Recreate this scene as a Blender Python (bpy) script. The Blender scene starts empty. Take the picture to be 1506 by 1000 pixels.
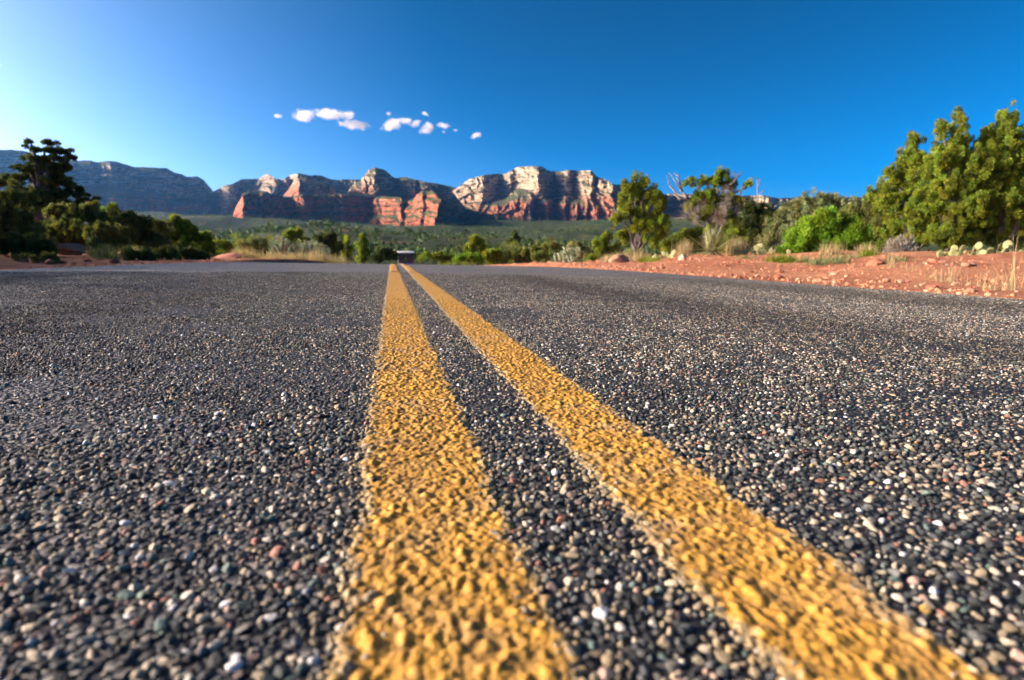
import bpy, math, random
import numpy as np
rng = np.random.default_rng(7)
random.seed(7)
sc = bpy.context.scene
COL = sc.collection

# ------------------------------------------------------------------ camera
F, CX, CY = 837.0, 753.0, 500.0           # focal length and centre in photo pixels
HCAM = 0.187
PITCH = math.atan(127.0 / F)
YAW = math.atan(177.0 * math.cos(PITCH) / F)
cam = bpy.data.cameras.new("camera")
cam.sensor_width = 36.0
cam.lens = 36.0 * F / 1506.0
cam.clip_start, cam.clip_end = 0.01, 40000.0
cam.dof.use_dof = True
cam.dof.focus_distance = 1.05
cam.dof.aperture_fstop = 6.0
cam.dof.aperture_blades = 7
cam_ob = bpy.data.objects.new("camera", cam)
COL.objects.link(cam_ob)
cam_ob.location = (0, 0, HCAM)
cam_ob.rotation_euler = (math.pi / 2 - PITCH, 0, -YAW)
sc.camera = cam_ob

# ------------------------------------------------------------------ light
SUN_EL = math.radians(21.0)
SUN_AHEAD = math.radians(13.0)            # sun is to the left and somewhat ahead
sdir = np.array([-math.cos(SUN_AHEAD) * math.cos(SUN_EL), math.sin(SUN_AHEAD) * math.cos(SUN_EL), math.sin(SUN_EL)])
world = bpy.data.worlds.new("World")
sc.world = world
world.use_nodes = True
wn, wl = world.node_tree.nodes, world.node_tree.links
wn.clear()
sky = wn.new("ShaderNodeTexSky")
sky.sky_type = 'NISHITA'
sky.sun_disc = False
sky.sun_elevation = SUN_EL
sky.sun_rotation = math.atan2(sdir[0], sdir[1])
sky.altitude = 1300
sky.air_density = 0.36
sky.dust_density = 5.6
sky.ozone_density = 0.4
gam = wn.new("ShaderNodeGamma"); gam.inputs[1].default_value = 1.55
hsv = wn.new("ShaderNodeHueSaturation"); hsv.inputs['Hue'].default_value = 0.482; hsv.inputs['Saturation'].default_value = 1.38
bgn = wn.new("ShaderNodeBackground"); bgn.inputs[1].default_value = 0.097
won = wn.new("ShaderNodeOutputWorld")
wl.new(sky.outputs[0], gam.inputs[0]); wl.new(gam.outputs[0], hsv.inputs['Color'])
wb = wn.new("ShaderNodeMix"); wb.data_type = 'RGBA'; wb.blend_type = 'MULTIPLY'; wb.inputs[0].default_value = 1.0
wb.inputs[7].default_value = (0.95, 1.015, 1.04, 1.0)          # white balance of the photograph
wl.new(hsv.outputs[0], wb.inputs[6]); wl.new(wb.outputs[2], bgn.inputs[0]); wl.new(bgn.outputs[0], won.inputs[0])
sun = bpy.data.lights.new("sun", 'SUN')
sun.energy = 4.3
sun.angle = math.radians(0.55)
sun.color = (1.0, 0.87, 0.70)
sun_ob = bpy.data.objects.new("sun", sun)
COL.objects.link(sun_ob)
from mathutils import Vector, Matrix
sun_ob.rotation_euler = Vector(sdir).to_track_quat('Z', 'Y').to_euler()

sc.view_settings.view_transform = 'Standard'
sc.view_settings.look = 'None'
sc.view_settings.exposure = 0.75
sc.view_settings.gamma = 1.0
sc.cycles.use_denoising = True
sc.cycles.max_bounces = 6
sc.cycles.diffuse_bounces = 3
sc.cycles.glossy_bounces = 2
sc.cycles.transmission_bounces = 4
sc.cycles.volume_bounces = 6
sc.cycles.sample_clamp_indirect = 4.0

# ------------------------------------------------------------------ helpers
_fw = np.array([math.sin(YAW) * math.cos(PITCH), math.cos(YAW) * math.cos(PITCH), -math.sin(PITCH)])
_rt = np.array([math.cos(YAW), -math.sin(YAW), 0.0])
_up = np.cross(_rt, _fw)

def ray(px, py):
    px = np.asarray(px, float); py = np.asarray(py, float)
    return (px - CX)[..., None] / F * _rt + (CY - py)[..., None] / F * _up + _fw

def at(px, py, R):
    """the point in the place that the photo shows at (px, py), R metres away along the ground"""
    d = ray(px, py)
    h = np.hypot(d[..., 0], d[..., 1])
    p = d * (np.asarray(R, float) / h)[..., None]
    p[..., 2] += HCAM
    return p

def mpp(px, R):
    d = ray(px, 373.0)
    return float(R / np.hypot(d[0], d[1]) / F)

def smooth(a, b, x):
    t = np.clip((x - a) / (b - a), 0, 1)
    return t * t * (3 - 2 * t)

def _hash(ix, iy, iz, seed):
    h = (ix.astype(np.int64) * 374761393 + iy.astype(np.int64) * 668265263 + iz.astype(np.int64) * 1274126177 + seed * 974634777) & 0xffffffff
    h = ((h ^ (h >> 13)) * 1274126177) & 0xffffffff
    h = h ^ (h >> 16)
    return (h & 0xffff) / 65535.0

def vnoise(x, y, z=None, seed=0):
    x = np.asarray(x, float); y = np.asarray(y, float)
    z = np.zeros_like(x) if z is None else np.asarray(z, float)
    x, y, z = np.broadcast_arrays(x, y, z)
    ix, iy, iz = np.floor(x), np.floor(y), np.floor(z)
    fx, fy, fz = x - ix, y - iy, z - iz
    fx, fy, fz = (f * f * (3 - 2 * f) for f in (fx, fy, fz))
    r = 0
    for dx in (0, 1):
        for dy in (0, 1):
            for dz in (0, 1):
                w = (fx if dx else 1 - fx) * (fy if dy else 1 - fy) * (fz if dz else 1 - fz)
                r = r + w * _hash(ix + dx, iy + dy, iz + dz, seed)
    return r * 2 - 1

def fbm(x, y, z=None, octs=4, seed=0, gain=0.5):
    a, s, r = 1.0, 1.0, 0
    for o in range(octs):
        r = r + a * vnoise(x * s, y * s, None if z is None else z * s, seed + o * 17)
        a *= gain; s *= 2.03
    return r

def mesh_ob(name, verts, faces, mat=None, parent=None, smoothed=True, col=None):
    """faces: one array (n,3|4) or a list of such arrays; col: per-vertex colours"""
    verts = np.ascontiguousarray(verts, dtype=np.float32)
    if not isinstance(faces, list):
        faces = [faces]
    faces = [np.asarray(f) for f in faces if len(f)]
    me = bpy.data.meshes.new(name)
    me.vertices.add(len(verts))
    me.vertices.foreach_set("co", verts.ravel())
    loops = np.concatenate([f.ravel() for f in faces]).astype(np.int32)
    sizes = np.concatenate([np.full(len(f), f.shape[1], np.int32) for f in faces])
    starts = np.concatenate([[0], np.cumsum(sizes)[:-1]]).astype(np.int32)
    me.loops.add(len(loops)); me.loops.foreach_set("vertex_index", loops)
    me.polygons.add(len(sizes)); me.polygons.foreach_set("loop_start", starts)
    me.update(calc_edges=True)
    if smoothed:
        me.polygons.foreach_set("use_smooth", np.ones(len(sizes), bool))
    else:
        me.polygons.foreach_set("use_smooth", np.zeros(len(sizes), bool))
    if col is not None:
        c = np.ones((len(verts), 4), np.float32); c[:, :3] = col
        at_ = me.color_attributes.new("tint", 'FLOAT_COLOR', 'POINT')
        at_.data.foreach_set("color", c.ravel())
    if mat: me.materials.append(mat)
    o = bpy.data.objects.new(name, me)
    COL.objects.link(o)
    if parent is not None: o.parent = parent
    return o

def tag(o, label=None, cat=None, group=None, kind=None):
    if label: o["label"] = label
    if cat: o["category"] = cat
    if group: o["group"] = group
    if kind: o["kind"] = kind
    return o

def empty(name, loc, label, cat, group=None):
    o = bpy.data.objects.new(name, None)
    COL.objects.link(o)
    o.location = [float(v) for v in loc]
    o.empty_display_size = 0.1
    return tag(o, label, cat, group)

def copy_tree(o, parent=None):
    c = o.copy(); COL.objects.link(c)
    c.parent = parent
    for ch in list(o.children):
        copy_tree(ch, c)
    return c

def grid_faces(nr, nc):
    i = np.arange(nr - 1)[:, None] * nc + np.arange(nc - 1)[None]
    return np.stack([i, i + 1, i + nc + 1, i + nc], -1).reshape(-1, 4)

def tube(path, radii, n=8):
    """a tapered tube along a path, closed at the ends"""
    path = np.asarray(path, float); radii = np.asarray(radii, float)
    t = np.gradient(path, axis=0); t /= np.linalg.norm(t, axis=1)[:, None] + 1e-9
    ref = np.array([0.3, 0.9, 0.1]) if abs(t[0, 2]) > 0.7 else np.array([0, 0, 1.0])
    u = np.cross(t, ref); u /= np.linalg.norm(u, axis=1)[:, None] + 1e-9
    v = np.cross(t, u)
    a = np.linspace(0, 2 * math.pi, n, endpoint=False)
    ring = path[:, None] + radii[:, None, None] * (np.cos(a)[None, :, None] * u[:, None] + np.sin(a)[None, :, None] * v[:, None])
    V = ring.reshape(-1, 3)
    m = len(path)
    i = np.arange(m - 1)[:, None] * n; j = np.arange(n)[None]; k = (j + 1) % n
    q = np.stack([i + j, i + k, i + n + k, i + n + j], -1).reshape(-1, 4)
    return V, q

class MB:
    """collects pieces of one part into one mesh"""
    def __init__(s): s.v = []; s.f = []; s.c = []; s.n = 0
    def add(s, V, f, c=None):
        s.v.append(np.asarray(V, float)); s.f.append(np.asarray(f) + s.n); s.n += len(V)
        if c is not None: s.c.append(np.broadcast_to(np.asarray(c, float), (len(V), 3)))
    def build(s, name, mat, parent=None, smoothed=True):
        V = np.concatenate(s.v)
        t = [f for f in s.f if f.shape[1] == 3]; q = [f for f in s.f if f.shape[1] == 4]
        fl = ([np.concatenate(t)] if t else []) + ([np.concatenate(q)] if q else [])
        return mesh_ob(name, V, fl, mat, parent, smoothed, np.concatenate(s.c) if s.c else None)

def ico(sub):
    import bmesh
    bm = bmesh.new(); bmesh.ops.create_icosphere(bm, subdivisions=sub, radius=1)
    V = np.array([v.co[:] for v in bm.verts]); f = np.array([[v.index for v in p.verts] for p in bm.faces])
    bm.free(); return V, f
ICO = {1: ico(1), 2: ico(2), 3: ico(3), 4: ico(4)}

# ------------------------------------------------------------------ materials
def new_mat(name):
    m = bpy.data.materials.new(name); m.use_nodes = True
    nt = m.node_tree
    b = nt.nodes["Principled BSDF"]
    return m, nt, b

def N(nt, kind, **kw):
    n = nt.nodes.new(kind)
    for k, v in kw.items():
        if k in n.inputs: n.inputs[k].default_value = v
        else: setattr(n, k, v)
    return n

def ramp(nt, fac, stops):
    r = nt.nodes.new("ShaderNodeValToRGB")
    e = r.color_ramp.elements
    while len(e) < len(stops): e.new(0.5)
    for q, (p, c) in zip(e, stops):
        q.position = p; q.color = (*c, 1) if len(c) == 3 else c
    nt.links.new(fac, r.inputs[0])
    return r.outputs[0]

def mixc(nt, fac, a, b, mode='MIX'):
    m = nt.nodes.new("ShaderNodeMix"); m.data_type = 'RGBA'; m.blend_type = mode
    for sock, v in ((m.inputs[0], fac), (m.inputs[6], a), (m.inputs[7], b)):
        if isinstance(v, (int, float)): sock.default_value = v
        elif isinstance(v, tuple): sock.default_value = (*v, 1)
        else: nt.links.new(v, sock)
    return m.outputs[2]

def math_(nt, op, a, b=None, clamp=False):
    m = nt.nodes.new("ShaderNodeMath"); m.operation = op; m.use_clamp = clamp
    for s, v in zip(m.inputs, (a, b)):
        if v is None: continue
        if isinstance(v, (int, float)): s.default_value = v
        else: nt.links.new(v, s)
    return m.outputs[0]

def noise(nt, vec, scale, detail=4, rough=0.55):
    n = nt.nodes.new("ShaderNodeTexNoise")
    n.inputs['Scale'].default_value = scale; n.inputs['Detail'].default_value = detail; n.inputs['Roughness'].default_value = rough
    if vec is not None: nt.links.new(vec, n.inputs['Vector'])
    return n.outputs['Fac']

def bump(nt, b, h, strength, dist):
    n = nt.nodes.new("ShaderNodeBump"); n.inputs['Strength'].default_value = strength; n.inputs['Distance'].default_value = dist
    nt.links.new(h, n.inputs['Height']); nt.links.new(n.outputs[0], b.inputs['Normal'])

def objco(nt): return nt.nodes.new("ShaderNodeTexCoord").outputs['Object']
def geo(nt): return nt.nodes.new("ShaderNodeNewGeometry")

def mat_plain(name, c, rough=0.6, spec=0.5, var=0.25, scale=8.0, metal=0.0):
    m, nt, b = new_mat(name)
    f = noise(nt, objco(nt), scale)
    lo = tuple(v * (1 - var) for v in c); hi = tuple(min(1, v * (1 + var)) for v in c)
    nt.links.new(ramp(nt, f, [(0.3, lo), (0.7, hi)]), b.inputs['Base Color'])
    b.inputs['Roughness'].default_value = rough; b.inputs['Specular IOR Level'].default_value = spec; b.inputs['Metallic'].default_value = metal
    return m

def mat_leaf(name, c, trans=0.3, rough=0.65, spec=0.25):
    """foliage: the leaf colour times each leaf's own tint, some light passing through"""
    m, nt, b = new_mat(name)
    a = N(nt, "ShaderNodeAttribute", attribute_name="tint")
    colr = mixc(nt, 1.0, a.outputs['Color'], c, 'MULTIPLY')
    nt.links.new(colr, b.inputs['Base Color'])
    b.inputs['Roughness'].default_value = rough; b.inputs['Specular IOR Level'].default_value = spec
    t = N(nt, "ShaderNodeBsdfTranslucent")
    bright = mixc(nt, 1.0, colr, (1.3, 1.35, 0.7), 'MULTIPLY')
    nt.links.new(bright, t.inputs[0])
    mx = N(nt, "ShaderNodeMixShader"); mx.inputs[0].default_value = trans
    nt.links.new(b.outputs[0], mx.inputs[1]); nt.links.new(t.outputs[0], mx.inputs[2])
    nt.links.new(mx.outputs[0], nt.nodes["Material Output"].inputs[0])
    return m

def mat_bark(name, c):
    m, nt, b = new_mat(name)
    mp = N(nt, "ShaderNodeMapping"); mp.inputs['Scale'].default_value = (14, 14, 2.5)
    nt.links.new(objco(nt), mp.inputs[0])
    f = noise(nt, mp.outputs[0], 2.0, 5)
    nt.links.new(ramp(nt, f, [(0.3, tuple(v * 0.45 for v in c)), (0.7, tuple(v * 1.3 for v in c))]), b.inputs['Base Color'])
    b.inputs['Roughness'].default_value = 0.9
    bump(nt, b, f, 0.8, 0.03)
    return m

# ------------------------------------------------------------------ the lie of the land
XL, XR = -3.16, 3.40                      # edges of the asphalt
CROSS = 0.018                             # the road tilts down to the right

def road_z(y):
    y = np.asarray(y, float)
    z = np.where(y < 7, 0.0, -0.0013 * (y - 7) ** 2)
    z = np.where(y > 18, -0.1573 - 0.0286 * (y - 18), z)
    return np.where(y > 130, -0.1573 - 0.0286 * 112, z)

def land(x, y):
    x = np.asarray(x, float); y = np.asarray(y, float)
    x, y = np.broadcast_arrays(x, y)
    r = np.hypot(x, y)
    rz = road_z(y)
    ahead = smooth(-0.3, 0.5, y / (r + 1e-6))
    base = rz - CROSS * np.clip(x, -12, 12) * smooth(60, 20, y)
    n1 = fbm(x * 0.9, y * 0.9, octs=4, seed=3)
    sr = x - XR; sl = XL - x
    br = -0.066 + 0.005 + 0.24 * smooth(0.0, 5.0, sr) + 0.05 * smooth(5, 12, sr) + smooth(0.1, 1.2, sr) * 0.05 * n1
    bl = 0.057 - 0.01 + 0.13 * smooth(0.1, 4.5, sl) + smooth(0.1, 1.2, sl) * 0.035 * n1
    tr = smooth(5.5, 13, y - 1.25 * np.clip(sr, 0, 14)); tl = smooth(10, 48, y)
    far_r = rz + 0.3 * n1 * smooth(0, 6, sr); far_l = rz + 0.3 * n1 * smooth(0, 6, sl)
    z = np.where(sr > 0, br * (1 - tr) + far_r * tr, np.where(sl > 0, bl * (1 - tl) + far_l * tl, base - 0.03))
    # ramp just outside the asphalt
    edge_r = smooth(0, 0.12, sr); edge_l = smooth(0, 0.12, sl)
    z = np.where((sr > -0.02) & (sr < 0.12), (base - 0.02) * (1 - edge_r) + z * edge_r, z)
    z = np.where((sl > -0.02) & (sl < 0.12), (base - 0.02) * (1 - edge_l) + z * edge_l, z)
    # the valley floor climbs towards the mountains
    vr = np.clip((r - 140) / 1360, 0, 5)
    val = -3.4 + np.where(vr < 1, 80 * vr ** 1.5, 80 + 120 * 0.62 * (vr - 1)) * ahead
    und = fbm(x / 210 + 3.1, y / 170, octs=4, seed=11) * 12.0 * smooth(140, 450, r) * ahead
    w = smooth(90, 170, r)
    return z * (1 - w) + (val + und) * w

# ------------------------------------------------------------------ ground
def build_ground():
    m, nt, b = new_mat("red_soil")
    pos = geo(nt).outputs['Position']
    n1 = noise(nt, pos, 0.7, 6); n2 = noise(nt, pos, 5.0, 8, 0.68); n3 = noise(nt, pos, 60.0, 3)
    soil = ramp(nt, n2, [(0.25, (0.22, 0.062, 0.026)), (0.5, (0.42, 0.165, 0.085)), (0.75, (0.55, 0.28, 0.17))])
    soil2 = mixc(nt, ramp(nt, n1, [(0.42, (0, 0, 0)), (0.62, (1, 1, 1))]), soil, (0.50, 0.235, 0.125))
    # farther out the soil is covered by patchy green growth
    ln = N(nt, "ShaderNodeVectorMath", operation='LENGTH'); nt.links.new(pos, ln.inputs[0])
    d = N(nt, "ShaderNodeMapRange"); d.inputs[1].default_value = 40; d.inputs[2].default_value = 160
    nt.links.new(ln.outputs['Value'], d.inputs[0])
    gp = noise(nt, pos, 0.05, 6, 0.7)
    gmask = math_(nt, 'MULTIPLY', ramp(nt, gp, [(0.26, (0, 0, 0)), (0.42, (1, 1, 1))]), d.outputs[0])
    green = ramp(nt, noise(nt, pos, 0.3, 4), [(0.35, (0.020, 0.036, 0.012)), (0.65, (0.040, 0.056, 0.016))])
    nt.links.new(mixc(nt, gmask, soil2, green), b.inputs['Base Color'])
    b.inputs['Roughness'].default_value = 0.95; b.inputs['Specular IOR Level'].default_value = 0.15
    hh = math_(nt, 'ADD', n2, math_(nt, 'MULTIPLY', n3, 0.35))
    bump(nt, b, hh, 1.0, 0.14)
    rr = np.concatenate([[0.0], np.geomspace(0.6, 9500, 470)])
    a = np.radians(np.concatenate([np.linspace(-180, -42, 60)[:-1], np.linspace(-42, 66, 760), np.linspace(66, 180, 50)[1:]]))
    Rg, A = np.meshgrid(rr, a, indexing='ij')
    X = Rg * np.sin(A); Y = Rg * np.cos(A)
    Z = land(X, Y)
    o = mesh_ob("ground", np.stack([X, Y, Z], -1).reshape(-1, 3), grid_faces(len(rr), len(a)), m)
    tag(o, "red soil ground with green scrub stretching to the mountains", kind="structure")
build_ground()

# ------------------------------------------------------------------ road
def road_h(x, y): return road_z(y) - CROSS * x

STRIPES = [(-0.0235, 0.0700), (0.1720, 0.2560)]

def build_road():
    m, nt, b = new_mat("chip_seal")
    pos = geo(nt).outputs['Position']
    vo = N(nt, "ShaderNodeTexVoronoi"); vo.inputs['Scale'].default_value = 135.0; nt.links.new(pos, vo.inputs['Vector'])
    sep = N(nt, "ShaderNodeSeparateColor"); nt.links.new(vo.outputs['Color'], sep.inputs[0])
    pal = ramp(nt, sep.outputs[0], [(0.0, (0.016, 0.018, 0.022)), (0.45, (0.035, 0.04, 0.046)), (0.58, (0.10, 0.09, 0.075)), (0.75, (0.18, 0.16, 0.135)), (0.92, (0.33, 0.30, 0.265)), (1.0, (0.5, 0.48, 0.45))])
    for e in pal.node.color_ramp.elements: pass
    big = noise(nt, pos, 0.8, 4)
    dirt = mixc(nt, ramp(nt, big, [(0.4, (0, 0, 0)), (0.75, (0.35, 0.35, 0.35))]), pal, (0.045, 0.042, 0.042))
    # bare tar shows between the separate stones; elsewhere the stones are part of this surface
    bare = N(nt, "ShaderNodeAttribute", attribute_name="tint")
    nt.links.new(mixc(nt, bare.outputs['Fac'], dirt, (0.012, 0.012, 0.013)), b.inputs['Base Color'])
    b.inputs['Roughness'].default_value = 0.62; b.inputs['Specular IOR Level'].default_value = 0.4
    bump(nt, b, math_(nt, 'SUBTRACT', 1.0, vo.outputs['Distance']), 1.0, 0.006)
    ys = np.concatenate([np.linspace(-8, 0, 60)[:-1], np.geomspace(0.02, 135, 420)])
    xs = np.concatenate([[XL, XL + 0.05], np.linspace(-3.0, 3.2, 60), [XR - 0.05, XR]])
    Y, X = np.meshgrid(ys, xs, indexing='ij')
    # the two edges are ragged where the chips break off
    jl = 0.035 * fbm(ys * 3.0, ys * 0 + 1.5, octs=4, seed=5); jr = 0.035 * fbm(ys * 3.0, ys * 0 + 7.5, octs=4, seed=6)
    X = X.copy(); X[:, 0] += jl; X[:, 1] += jl; X[:, -1] += jr; X[:, -2] += jr
    Z = road_h(X, Y) + 0.0012 * vnoise(X * 9, Y * 9, seed=2)
    Z[:, 0] -= 0.02; Z[:, -1] -= 0.02
    rr = np.hypot(X, Y); w = lambda g: smooth(-.06, .06, np.minimum(X + g + Y * .66, g + Y * 1.9 - X))
    cov = np.where(rr < 3.0, w(.5), w(.2) * (1 - smooth(3.4, 5.6, rr))); cov = np.where(Y < -.35, 0, np.where(rr < 1.45, np.maximum(cov, w(.7)), cov))
    o = mesh_ob("road", np.stack([X, Y, Z], -1).reshape(-1, 3), grid_faces(len(ys), len(xs)), m, None, True, np.repeat(cov.reshape(-1, 1), 3, 1))
    tag(o, "dark chip seal asphalt road running straight over a crest", kind="structure")
build_road()

# the stones of the seal: one packed square metre, which repeats with new shapes and colours
def pack_tile():
    G = 0.006; n = int(round(1 / G)); G = 1.0 / n
    cells = {}
    out = []
    r_list = np.concatenate([rng.uniform(0.0046, 0.0062, 2600), rng.uniform(0.0034, 0.0046, 16000), rng.uniform(0.0022, 0.0034, 36000)])
    pts = rng.random((len(r_list), 2))
    for (x, y), r in zip(pts.tolist(), r_list.tolist()):
        ci, cj = int(x / G), int(y / G)
        ok = True
        for di in (-2, -1, 0, 1, 2):
            for dj in (-2, -1, 0, 1, 2):
                for (qx, qy, qr) in cells.get(((ci + di) % n, (cj + dj) % n), ()):
                    dx = abs(qx - x); dy = abs(qy - y)
                    if dx > .5: dx = 1 - dx
                    if dy > .5: dy = 1 - dy
                    s = (qr + r) * 0.86
                    if dx * dx + dy * dy < s * s: ok = False; break
                if not ok: break
            if not ok: break
        if ok:
            cells.setdefault((ci % n, cj % n), []).append((x, y, r)); out.append((x, y, r))
    return np.array(out)
TS = 0.68                                 # side of the packed tile in metres
TILE = pack_tile() * TS

def in_stripe(x, margin=0.0):
    r = np.zeros_like(x, bool)
    for a, b_ in STRIPES: r |= (x > a + margin) & (x < b_ - margin)
    return r

PAL = np.array([[.027, .030, .029], [.042, .046, .044], [.066, .070, .066], [.045, .058, .052], [.11, .115, .105], [.17, .16, .13], [.34, .27, .17],
                [.48, .40, .27], [.56, .50, .38], [.30, .14, .09], [.44, .30, .22], [.13, .18, .145], [.66, .64, .59], [.46, .28, .08], [.15, .11, .09]])
PAL = PAL * np.array([.93, .97, 1.04])
PALW = np.array([15, 14, 12, 8.5, 11, 10, 9, 8, 5.5, 2.2, 2.4, 4, 2.2, .6, 3]); PALW = PALW / PALW.sum()

def stones_in(region, keep):
    x0, x1, y0, y1 = region
    L = []
    for i in range(math.floor(x0 / TS), math.ceil(x1 / TS)):
        for j in range(math.floor(y0 / TS), math.ceil(y1 / TS)):
            L.append(TILE + np.array([i * TS, j * TS, 0]))
    S = np.concatenate(L)
    return S[keep(S[:, 0], S[:, 1])]

def stone_mesh(S, sub, MBs, sc_=1.0):
    n = len(S)
    if n == 0: return
    if sub == 0:
        V0 = np.array([[1, 0, 0], [-1, 0, 0], [0, 1, 0], [0, -1, 0], [0, 0, 1], [0, 0, -1]], float)
        f0 = np.array([[0, 2, 4], [2, 1, 4], [1, 3, 4], [3, 0, 4], [2, 0, 5], [1, 2, 5], [3, 1, 5], [0, 3, 5]])
    else: V0, f0 = ICO[sub]
    r = S[:, 2] * sc_ * 1.16
    ax = np.stack([r * rng.uniform(.85, 1.35, n), r * rng.uniform(.7, 1.05, n), r * rng.uniform(.5, .9, n)], -1)
    # lumps: a few random planes and waves per stone
    ph = rng.normal(0, 1.6, (n, 3, 3)); po = rng.uniform(0, 6.28, (n, 3)); am = rng.uniform(.05, .15, (n, 3))
    D = np.ones((n, len(V0)))
    for k in range(3):
        D += am[:, k, None] * np.sin(V0 @ ph[:, k].T + po[:, k]).T
    pl = rng.normal(size=(n, 10, 3)); pl /= np.linalg.norm(pl, axis=2)[..., None]; pd = rng.uniform(.50, .86, (n, 10))
    for k in range(10):
        dd = (V0 @ pl[:, k].T).T
        D = np.where(dd * D > pd[:, k, None], pd[:, k, None] / np.maximum(dd, .2), D)
    V = V0[None] * D[..., None] * ax[:, None]
    # a random turn, mostly about the vertical
    yaw = rng.uniform(0, 6.283, n); t1 = rng.normal(0, .28, n); t2 = rng.normal(0, .28, n)
    def rotx(V, a):
        c, s = np.cos(a)[:, None], np.sin(a)[:, None]
        return np.stack([V[..., 0], c * V[..., 1] - s * V[..., 2], s * V[..., 1] + c * V[..., 2]], -1)
    def roty(V, a):
        c, s = np.cos(a)[:, None], np.sin(a)[:, None]
        return np.stack([c * V[..., 0] + s * V[..., 2], V[..., 1], -s * V[..., 0] + c * V[..., 2]], -1)
    def rotz(V, a):
        c, s = np.cos(a)[:, None], np.sin(a)[:, None]
        return np.stack([c * V[..., 0] - s * V[..., 1], s * V[..., 0] + c * V[..., 1], V[..., 2]], -1)
    V = rotz(roty(rotx(V, t1), t2), yaw)
    z = road_h(S[:, 0], S[:, 1]) + r * rng.uniform(-.32, .30, n)
    V[..., 0] += S[:, 0, None]; V[..., 1] += S[:, 1, None]; V[..., 2] += z[:, None]
    k = rng.choice(len(PAL), n, p=PALW)
    c = PAL[k] * rng.uniform(.7, 1.25, n)[:, None]
    # tyres have polished two darker tracks along each lane
    tr = sum(np.exp(-((S[:, 0] - q) / .33) ** 2) for q in (-2.35, -.95, 1.15, 2.6)) * (.75 + .5 * fbm(S[:, 0] * 2, S[:, 1] * .25, octs=2, seed=61))
    c = c * (1 - .62 * np.clip(tr, 0, 1))[:, None]
    # beside the lines the stones carry a grey cream crust of old paint
    near = np.zeros(n)
    for a, b_ in STRIPES:
        d = np.maximum(np.maximum(a - S[:, 0], S[:, 0] - b_), 0)
        near = np.maximum(near, np.exp(-d / 0.020))
    crust = (rng.random(n) < near * .95)
    c = np.where(crust[:, None], c * .35 + np.array([.36, .29, .17]) * .6, c)
    f = f0[None] + (np.arange(n) * len(V0))[:, None, None]
    MBs.add(V.reshape(-1, 3), f.reshape(-1, 3), np.repeat(c, len(V0), 0))

def build_stones():
    m, nt, b = new_mat("road_stone")
    a = N(nt, "ShaderNodeAttribute", attribute_name="tint")
    f = noise(nt, geo(nt).outputs['Position'], 900, 3)
    nt.links.new(mixc(nt, 1.0, a.outputs['Color'], ramp(nt, f, [(.3, (.6, .6, .6)), (.7, (1.15, 1.12, 1.08))]), 'MULTIPLY'), b.inputs['Base Color'])
    b.inputs['Roughness'].default_value = 0.72; b.inputs['Specular IOR Level'].default_value = 0.3
    bump(nt, b, f, 0.25, 0.0006)
    mb = MB()
    R = lambda x, y: np.hypot(x, y)
    edge = 0.006
    def ok(x, y):
        e = rng.random(len(x)) * 0.018 - 0.002
        inside = np.zeros(len(x), bool)
        for a_, b_ in STRIPES: inside |= (x > a_ + e) & (x < b_ - e)
        return ~inside & (x > XL + .03) & (x < XR - .03)
    # wedge that the photograph and a step to either side can see
    wedge = lambda x, y, g: (x > -g - y * 0.66) & (x < g + y * 1.9)
    S = stones_in((-1, 1, 0, 1), lambda x, y: (R(x, y - .1) < .62) & (y > .06) & wedge(x, y, .22) & ok(x, y))
    stone_mesh(S, 3 if False else 2, mb)
    S = stones_in((-3, 3, -0.5, 2), lambda x, y: (((R(x, y - .1) >= .62) & (R(x, y) < 1.5) & wedge(x, y, .7)) | ((R(x, y - .1) < .62) & ~((y > .06) & wedge(x, y, .22)))) & (y > -.4) & ok(x, y))
    stone_mesh(S, 1, mb)
    S = stones_in((-4, 4, 0, 4), lambda x, y: (R(x, y) >= 1.5) & (R(x, y) < 3.0) & wedge(x, y, .5) & ok(x, y))
    stone_mesh(S, 0, mb, 1.05)
    S = stones_in((-4, 4, 0, 7), lambda x, y: (R(x, y) >= 3.0) & (R(x, y) < 5.8) & wedge(x, y, .2) & ok(x, y) & (rng.random(len(x)) < .8 - .5 * smooth(3.6, 5.8, R(x, y))))
    stone_mesh(S, 0, mb, 1.1)
    o = mb.build("road_gravel", m, None, False)
    tag(o, "small mixed brown grey and cream stones set in the asphalt", kind="stuff")
build_stones()

# the painted lines: paint flowed over the same stones
def tile_height():
    n = 1000; H = np.zeros((n, n), np.float32)
    for x, y, r in TILE / TS:
        R_ = r * 1.12; k = int(R_ * n) + 1
        ix = np.arange(int(x * n) - k, int(x * n) + k + 1); iy = np.arange(int(y * n) - k, int(y * n) + k + 1)
        s1, s2 = rng.uniform(.8, 1.2), rng.uniform(.75, 1.1)
        d2 = ((ix[None] / n - x) * s1) ** 2 + ((iy[:, None] / n - y) * s2) ** 2
        top = r * TS * rng.uniform(.2, .78)
        h = top * np.sqrt(np.clip(1 - d2 / R_ ** 2, 0, 1))
        I = np.ix_(iy % n, ix % n)
        H[I] = np.maximum(H[I], h)
    def blur(H, k):
        for ax in (0, 1):
            H = (np.roll(H, k, ax) + H * 2 + np.roll(H, -k, ax)) / 4
        return H
    H = blur(blur(H, 1), 1)
    return H

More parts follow.
